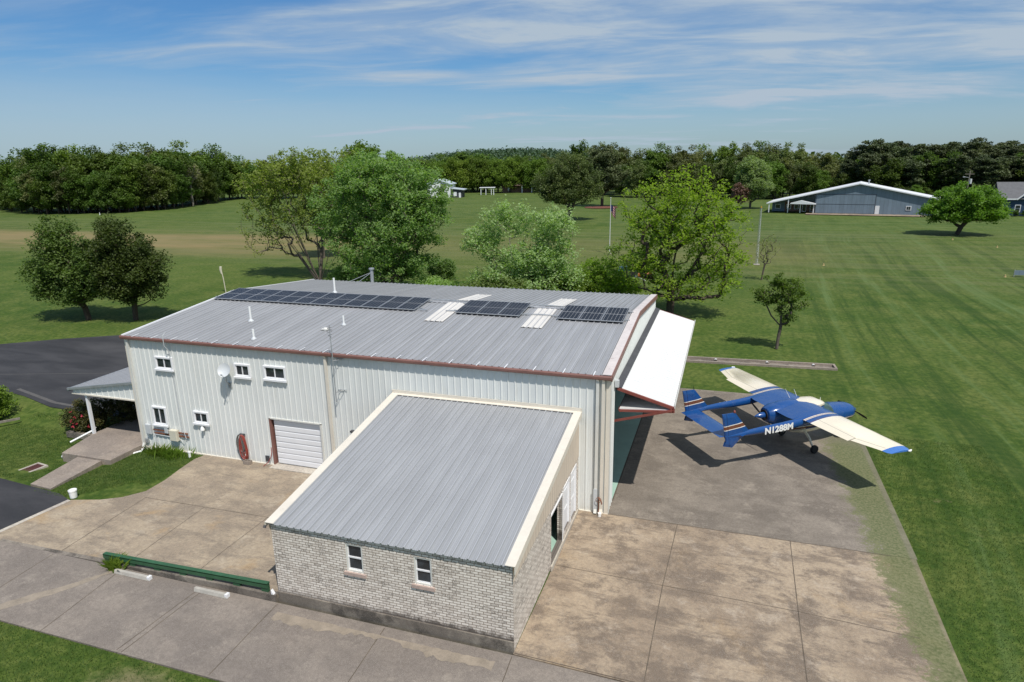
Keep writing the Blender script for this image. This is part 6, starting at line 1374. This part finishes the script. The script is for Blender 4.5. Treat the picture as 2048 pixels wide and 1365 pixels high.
mb = MB(); mb.box(9.5, -4.6, 0.0, 36, -0.05, 0.03); tag(mb.build('forecourt', M['conc_apron'], loc=(A[0], A[1], 0.02)), kind='structure').rotation_euler = (0, 0, -0.17)
# navy house cut by the right edge
HX, HY = at(1996, 431); nh = empty('navy_house', (HX, HY, 0), 'navy-blue house with grey gabled roof cut by the right edge', 'house', rz=-0.10)
NV = ribmat('navy_siding', (0.028, 0.055, 0.105), 2.0); SH = paint('grey_shingle', (0.13, 0.13, 0.135), 0.9, var=0.15, scale=1.5)
mb = MB(); mb.prism([(0, 0, 0), (0, 9, 0), (0, 9, 3.9), (0, 4.5, 7.2), (0, 0, 3.9)], (16, 0, 0)); mb.build('wall', NV, nh)
mb = MB()
for ya, yb in ((-0.5, 4.5), (9.5, 4.5)):
    mb.hexa([(-0.45, ya, 3.75), (16, ya, 3.75), (16, yb, 7.4), (-0.45, yb, 7.4), (-0.45, ya, 3.95), (16, ya, 3.95), (16, yb, 7.6), (-0.45, yb, 7.6)][:8])
mb.build('roof', SH, nh)
mb = MB(); mb.prism([(3.6, -0.4, 3.9), (9.6, -0.4, 3.9), (6.6, -0.4, 6.7)], (0, 5, 0)); dm_ = mb.build('dormer', NV, nh)
mb = MB(); mb.beam((3.0, -0.6, 3.7), (6.6, -0.6, 7.0), 0.4, 0.22); mb.beam((6.6, -0.6, 7.0), (10.2, -0.6, 3.7), 0.4, 0.22); mb.box(-0.45, -0.56, 3.66, 3.4, -0.50, 3.95); mb.box(-0.06, -0.08, 0, 0.14, 0.02, 3.7); mb.build('trim', FW, nh)
for x, z0, z1, w0 in ((3.0, 0.8, 2.5, 1.15), (5.0, 3.6, 5.2, 1.1), (6.2, 3.6, 5.2, 1.1), (7.4, 0.8, 2.5, 1.1)):
    yw = -0.02 if z0 < 3 else -0.42
    mb = MB(); mb.box(x, yw-0.08, z0, x+w0, yw, z1); wd_ = mb.build('window', FW, nh); mb = MB(); mb.box(x+.13, yw-0.11, z0+.13, x+w0-.13, yw-0.081, (z0+z1)/2-.04); mb.box(x+.13, yw-0.11, (z0+z1)/2+.04, x+w0-.13, yw-0.081, z1-.13); mb.build('pane', M['glass'], wd_)
for k, (dx2, lb) in enumerate(((0.7, 'leftmost of the clipped shrubs before the navy house'), (3.0, 'middle clipped shrub under the navy house window'), (4.7, 'right-hand clipped shrub before the navy house'))):
    plant('clipped_shrub', lb, 'shrub', HX+dx2, HY-1.6, dict(seed=71+k, K=26, lobes=[(0, 0, 0.6, 0.75, 0.7, 0.6)], stems=[[(0, 0, 0), (0, 0, 0.2)]], leaves=40, lsize=0.20, crad=0.3, tr=0.04), LF['olive'], M['bark_dark'], 'shrubs before the navy house', cname='foliage', tname='stem')
# white barn, pergola, brick house far in the middle
BX, BY = at(853, 398); wb = empty('white_barn', (BX, BY, 0), 'white and dark barn half hidden by the largest tree in the distance', 'barn', rz=0.25)
mb = MB(); mb.prism([(0, 0, 0), (10, 0, 0), (10, 0, 5.6), (5, 0, 7.4), (0, 0, 5.6)], (0, 14, 0)); mb.build('wall', FW, wb)
DG = paint('charcoal_siding', (0.055, 0.058, 0.065), 0.7)
mb = MB(); mb.prism([(10.02, 1, 0), (14.6, 1, 0), (14.6, 1, 3.3), (10.02, 1, 3.8)], (0, 8, 0)); mb.build('side_wing', DG, wb)
mb = MB(); mb.hexa([(9.7, 0.3, 3.9), (15.6, 0.3, 3.2), (15.6, 9.6, 3.2), (9.7, 9.6, 3.9), (9.7, 0.3, 4.15), (15.6, 0.3, 3.45), (15.6, 9.6, 3.45), (9.7, 9.6, 4.15)]); mb.hexa([(5, -0.5, 7.4), (10.6, -0.5, 5.4), (10.6, 14.5, 5.4), (5, 14.5, 7.4), (5, -0.5, 7.65), (10.6, -0.5, 5.65), (10.6, 14.5, 5.65), (5, 14.5, 7.65)]); mb.hexa([(-0.6, -0.5, 5.4), (5, -0.5, 7.4), (5, 14.5, 7.4), (-0.6, 14.5, 5.4), (-0.6, -0.5, 5.65), (5, -0.5, 7.65), (5, 14.5, 7.65), (-0.6, 14.5, 5.65)]); mb.build('roof', paint('pale_metal_roof', (0.45, 0.50, 0.54), 0.5), wb)
mb = MB(); mb.box(11.1, 0.9, 0.9, 12.4, 0.98, 2.6); mb.box(13.3, 0.9, 0, 14.1, 0.98, 2.2); mb.build('window', FW, wb)
GX, GY = at(962, 391); pg = empty('pergola', (GX, GY, 0), 'small white pergola on the far lawn beyond the pale tree', 'pergola', rz=0.3)
for x in (0, 2.2, 4.6, 5.6):
    for y in (0, 3): mb = MB(); mb.box(x-0.12, y-0.12, 0, x+0.12, y+0.12, 3.1); mb.build('post', FW, pg)
mb = MB(); mb.box(-0.6, -0.4, 3.1, 6.3, 3.4, 3.35); mb.build('top_beam', FW, pg)
KX, KY = at(1005, 386); kb = empty('brick_house', (KX, KY, 0), 'low red-brick house with white columns under the willows', 'house', rz=0.3)
mb = MB(); mb.box(0, 0, 0, 30, 9, 3.2); mb.build('wall', BRK, kb)
mb = MB(); mb.prism([(-0.6, -2.5, 3.2), (-0.6, 9.6, 3.2), (-0.6, 3.5, 5.6)], (31.2, 0, 0)); mb.build('roof', paint('brown_shingle', (0.12, 0.085, 0.07), 0.9), kb)
for x in (9, 13.5, 17.5, 22): mb = MB(); mb.box(x, -2.2, 0, x+0.5, -1.8, 3.2); mb.build('column', FW, kb)
mb = MB(); mb.box(2.5, -0.06, 0.8, 3.8, -0.005, 2.3); mb.box(19.5, -0.06, 0.8, 20.8, -0.005, 2.3); mb.build('window', FW, kb)
GX, GY = at(905, 397); tag((lambda m_: m_.build('gravel_patch', M['sand'], loc=(GX, GY, 0)))((lambda m_: (m_.box(-6, -3, 0.0, 5, 4, 0.04), m_)[1])(MB())), kind='structure')
GX, GY = at(1202, 415); mb = MB(); mb.tube([(0, 0, 0.02), (0, 0, 0.08)], [5.2, 4.6], 24); tag(mb.build('needle_bed', paint('needle_mulch', (0.15, 0.055, 0.035), 0.95, var=0.25), loc=(GX, GY, 0)), kind='structure')
# flag pole
GX, GY = at(1219, 508); fp = empty('flagpole', (GX, GY, 0), 'tall white flagpole with a hanging striped flag on the far lawn', 'flagpole')
mb = MB(); mb.tube([(0, 0, 0), (0, 0, 8.6)], [0.06, 0.035], 10); mb.tube([(0, 0, 8.6), (0, 0, 8.72)], 0.08, 8); mb.build('pole', FW, fp)
mb = MB(); mb.tube([(0, 0, 0.02), (0, 0, 0.12)], 0.28, 16); mb.build('base', M['kerb'], fp)
fm, nt, b = newmat('flag_cloth', 0.8); P = nt.new('ShaderNodeTexCoord').outputs['Generated']; x, y, z = nt.xyz(P)
stp = nt.m('GREATER_THAN', nt.m('FRACT', nt.m('MULTIPLY', nt.m('ADD', z, nt.m('MULTIPLY', x, 0.4)), 6.5)), 0.5); cn_ = nt.m('MULTIPLY', nt.m('LESS_THAN', x, 0.42), nt.m('GREATER_THAN', z, 0.55))
nt.put(b.inputs['Base Color'], nt.mix(cn_, nt.mix(stp, (0.22, 0.03, 0.04), (0.40, 0.33, 0.33)), (0.03, 0.04, 0.13)))
mb = MB(); nn = 10
g1 = [[(0.08+0.75*i/nn, 0.10*math.sin(i*1.1), 7.6-0.045*i*1.0-(1.15+0.05*i)*j/8-0.02*i*j/8) for i in range(nn+1)] for j in range(9)]
mb.loft(g1, cap=False, closed=False); mb.build('flag', fm, fp, smooth=True)
GX, GY = at(1373, 500); mb = MB()
# lattice tower
GX, GY = at(1513, 530); lt = empty('lattice_tower', (GX, GY, 0), 'slim grey lattice radio tower with an orange lamp on top', 'tower')
mb = MB(); hw = 0.15; tw_h = 7.7
cor = [(hw*math.cos(a), hw*math.sin(a)) for a in (0.5, 2.6, 4.7)]
for c in cor: mb.tube([(c[0]*1.3, c[1]*1.3, 0), (c[0]*0.8, c[1]*0.8, tw_h)], 0.016, 5)
mb.build('tower_legs', M['grey'], lt)
mb = MB()
for k in range(20):
    z0 = k*tw_h/20; z1 = (k+1)*tw_h/20; f0 = 1.3-0.5*k/20
    for i in range(3):
        a, b_ = cor[i], cor[(i+1) % 3]; mb.tube([(a[0]*f0, a[1]*f0, z0), (b_[0]*f0, b_[1]*f0, z1 if k % 2 else z1)], 0.012, 4); mb.tube([(a[0]*f0, a[1]*f0, z1), (b_[0]*f0, b_[1]*f0, z1)], 0.010, 4)
mb.build('lattice', M['grey'], lt)
mb = MB(); mb.tube([(0, 0, tw_h), (0, 0, tw_h+0.25)], 0.09, 8); mb.build('lamp', paint('amber_lamp', (0.55, 0.30, 0.04), 0.4), lt)
mb = MB(); mb.box(-0.4, -0.3, 0.0, 0.4, 0.3, 0.10); mb.build('base', M['kerb'], lt)
# wind vane mast, windsock post, utility pole, sign, mower, markers
GX, GY = at(1270, 600); wv2 = empty('antenna_post', (GX, GY, 0), 'thin post with a three-armed white antenna beyond the far roof corner', 'antenna')
mb = MB(); mb.tube([(0, 0, 0), (0, 0, 3.3)], 0.035, 8); mb.build('post', M['grey'], wv2)
for a in (0.35, 2.4, 4.6):
    mb = MB(); mb.tube([(0, 0, 2.55), (1.1*math.cos(a), 1.1*math.sin(a), 2.0)], 0.022, 5); mb.build('arm', M['white'], wv2)
GX, GY = at(452, 586); ws = empty('windsock_post', (GX, GY, 0), 'rusty white windsock post with a limp cream sock left of the roof', 'windsock')
mb = MB(); mb.tube([(0, 0, 0), (-0.1, 0, 1.6), (-0.28, 0, 2.9)], 0.05, 8); mb.build('post', paint('rust_streaked_white', (0.60, 0.55, 0.45), 0.7, var=0.2, scale=3, dirt=(0.3, 0.14, 0.06, 0.9)), ws)
mb = MB(); mb.tube([(-0.28, 0, 3.05), (-0.33, 0, 2.75), (-0.30, 0, 2.4), (-0.24, 0, 2.2)], [0.14, 0.15, 0.12, 0.07], 10); mb.build('sock', M['ivory'], ws, smooth=True)
GX, GY = at(1948, 420); up_ = empty('utility_pole', (GX, GY+8, 0), 'wooden utility pole with white transformer behind the spreading tree', 'utility pole')
mb = MB(); mb.tube([(0, 0, 0), (0, 0, 9.8)], [0.18, 0.13], 8); mb.build('pole', M['bark_pale'], up_)
mb = MB(); mb.tube([(0.45, 0, 6.4), (0.45, 0, 7.7)], 0.32, 12); mb.build('transformer', M['ltgrey'], up_)
mb = MB(); mb.box(-1.1, -0.06, 8.9, 1.1, 0.06, 9.05); mb.build('crossarm', M['bark_pale'], up_)
mb = MB(); mb.beam((0, 0, 8.0), (-1.0, 0, 8.25), 0.08, 0.08); mb.box(-1.5, -0.15, 8.15, -1.0, 0.15, 8.32); mb.build('lamp', M['ltgrey'], up_)
GX, GY = at(2037, 554); sg_ = empty('field_sign', (GX, GY, 0), 'small blue-grey board on short posts at the right edge of the lawn', 'sign', rz=0.1)
mb = MB(); mb.box(-0.55, -0.03, 0.2, 0.65, 0.03, 0.78); mb.build('board', FS, sg_)
for x in (-0.5, 0.6): mb = MB(); mb.box(x-0.03, -0.03, 0, x+0.03, 0.03, 0.85); mb.build('post', M['grey'], sg_)
GX, GY = at(1254, 552); mw = empty('mower_tractor', (GX, GY, 0), 'blue tractor with an orange mower deck half hidden behind the small dark tree', 'tractor')
BT = paint('tractor_blue', (0.03, 0.12, 0.28), 0.4)
mb = MB(); mb.hexa([(-1.1, -.3, .6), (.5, -.3, .6), (.5, .3, .6), (-1.1, .3, .6), (-1.05, -.25, 1.15), (.45, -.28, 1.25), (.45, .28, 1.25), (-1.05, .25, 1.15)]); mb.box(.5, -.35, .6, 1.2, .35, 0.95); mb.build('body', BT, mw, bevel=0.04)
mb = MB(); mb.box(.7, -.3, .95, 1.1, .3, 1.1); mb.box(1.02, -.3, 1.1, 1.15, .3, 1.6); mb.build('seat', M['darkgrey'], mw)
for x, r in ((-0.8, 0.34), (0.85, 0.52)):
    for y in (-.5, .5): mb = MB(); mb.tube([(x, y-.13, r), (x, y+.13, r)], r, 16); mb.build('wheel', M['tyre'], mw)
mb = MB(); mb.box(1.5, -0.9, 0.15, 3.0, 0.9, 0.45); mb.build('mower_deck', paint('mower_orange', (0.42, 0.12, 0.03), 0.5), mw)
mb = MB()
for y in (-.35, .35): mb.tube([(1.15, y, 0.9), (1.15, y, 2.0)], 0.03, 6)
mb.tube([(1.15, -.35, 2.0), (1.15, .35, 2.0)], 0.03, 6); mb.build('roll_bar', BT, mw)
OM = paint('faded_orange', (0.40, 0.30, 0.13), 0.7)
for k, (px_, py_, lb) in enumerate([(1647, 531, 'small faded marker on the lawn right of the lattice tower'), (2010, 554, 'small faded marker just left of the blue-grey board'), (1994, 495, 'small faded marker right of the spreading tree'), (200, 431, 'tiny white field marker before the left wood'), (1905, 480, 'small faded marker by the spreading tree shadow')]):
    GX, GY = at(px_, py_); mb = MB(); mb.tube([(0, 0, 0), (0, 0, 0.05), (0, 0, 0.30 if k != 3 else 0.8)], [0.16, 0.12, 0.05], 10); tag(mb.build('field_marker', OM if k != 3 else FW, loc=(GX, GY, gz(GX, GY))), lb, 'marker', 'field markers')

# short grass where the camera is near enough to see blades
rng = np.random.default_rng(12)
C = []
def scatter(n, x0, x1, y0, y1, ok):
    x = rng.uniform(x0, x1, n); y = rng.uniform(y0, y1, n); k = ok(x, y); x, y = x[k], y[k]
    z = np.array([gz(a, b_) for a, b_ in zip(x, y)]); C.append(np.stack([x, y, z], 1))
scatter(60000, -24, -5, -18.5, -12.38, lambda x, y: ((x+11.2)**2+2.2*(y+13.7)**2 > 2.2+2*np.sin(x*5)*np.cos(y*4)) | (rng.random(len(x)) < 0.25))
scatter(26000, -26.4, -20.5, -5.6, -0.1, lambda x, y: (x < -20.9-0.0*y) & ~((y < -3.5) & (x > -22.3-(y+4)*0.9*-1)) & ((x > -25.3-(y+2)*-0.14) | (y > -2)) & ((x > -24.9) | (y < -2.1)) & (y > -5.5+np.clip((x+23.2)*0.5, 0, 9)))
scatter(30000, -36, -26.4, -4.6, 2.4, lambda x, y: ~((x > -28.95) & (y > -2.05)) & ~((x > -29.6) & (x < -28.2) & (y < -2.6) & (y > -4.1)))
scatter(30000, 11.5, 17, -8, 12, lambda x, y: x > 11.5)
GC = np.concatenate(C)
grm = mat_leaf('grass_blade', (0.045, 0.090, 0.016), (0.085, 0.125, 0.030), (0.090, 0.130, 0.034), 1.4, 0.3)
me = quads_mesh('grass', blades(rng, GC, 0.055, 0.016, 0.9), grm); o = bpy.data.objects.new('grass', me); COL.objects.link(o)
tag(o, 'short green grass blades along the pavements', 'grass', kind='stuff')
print('wood trees', NT_)
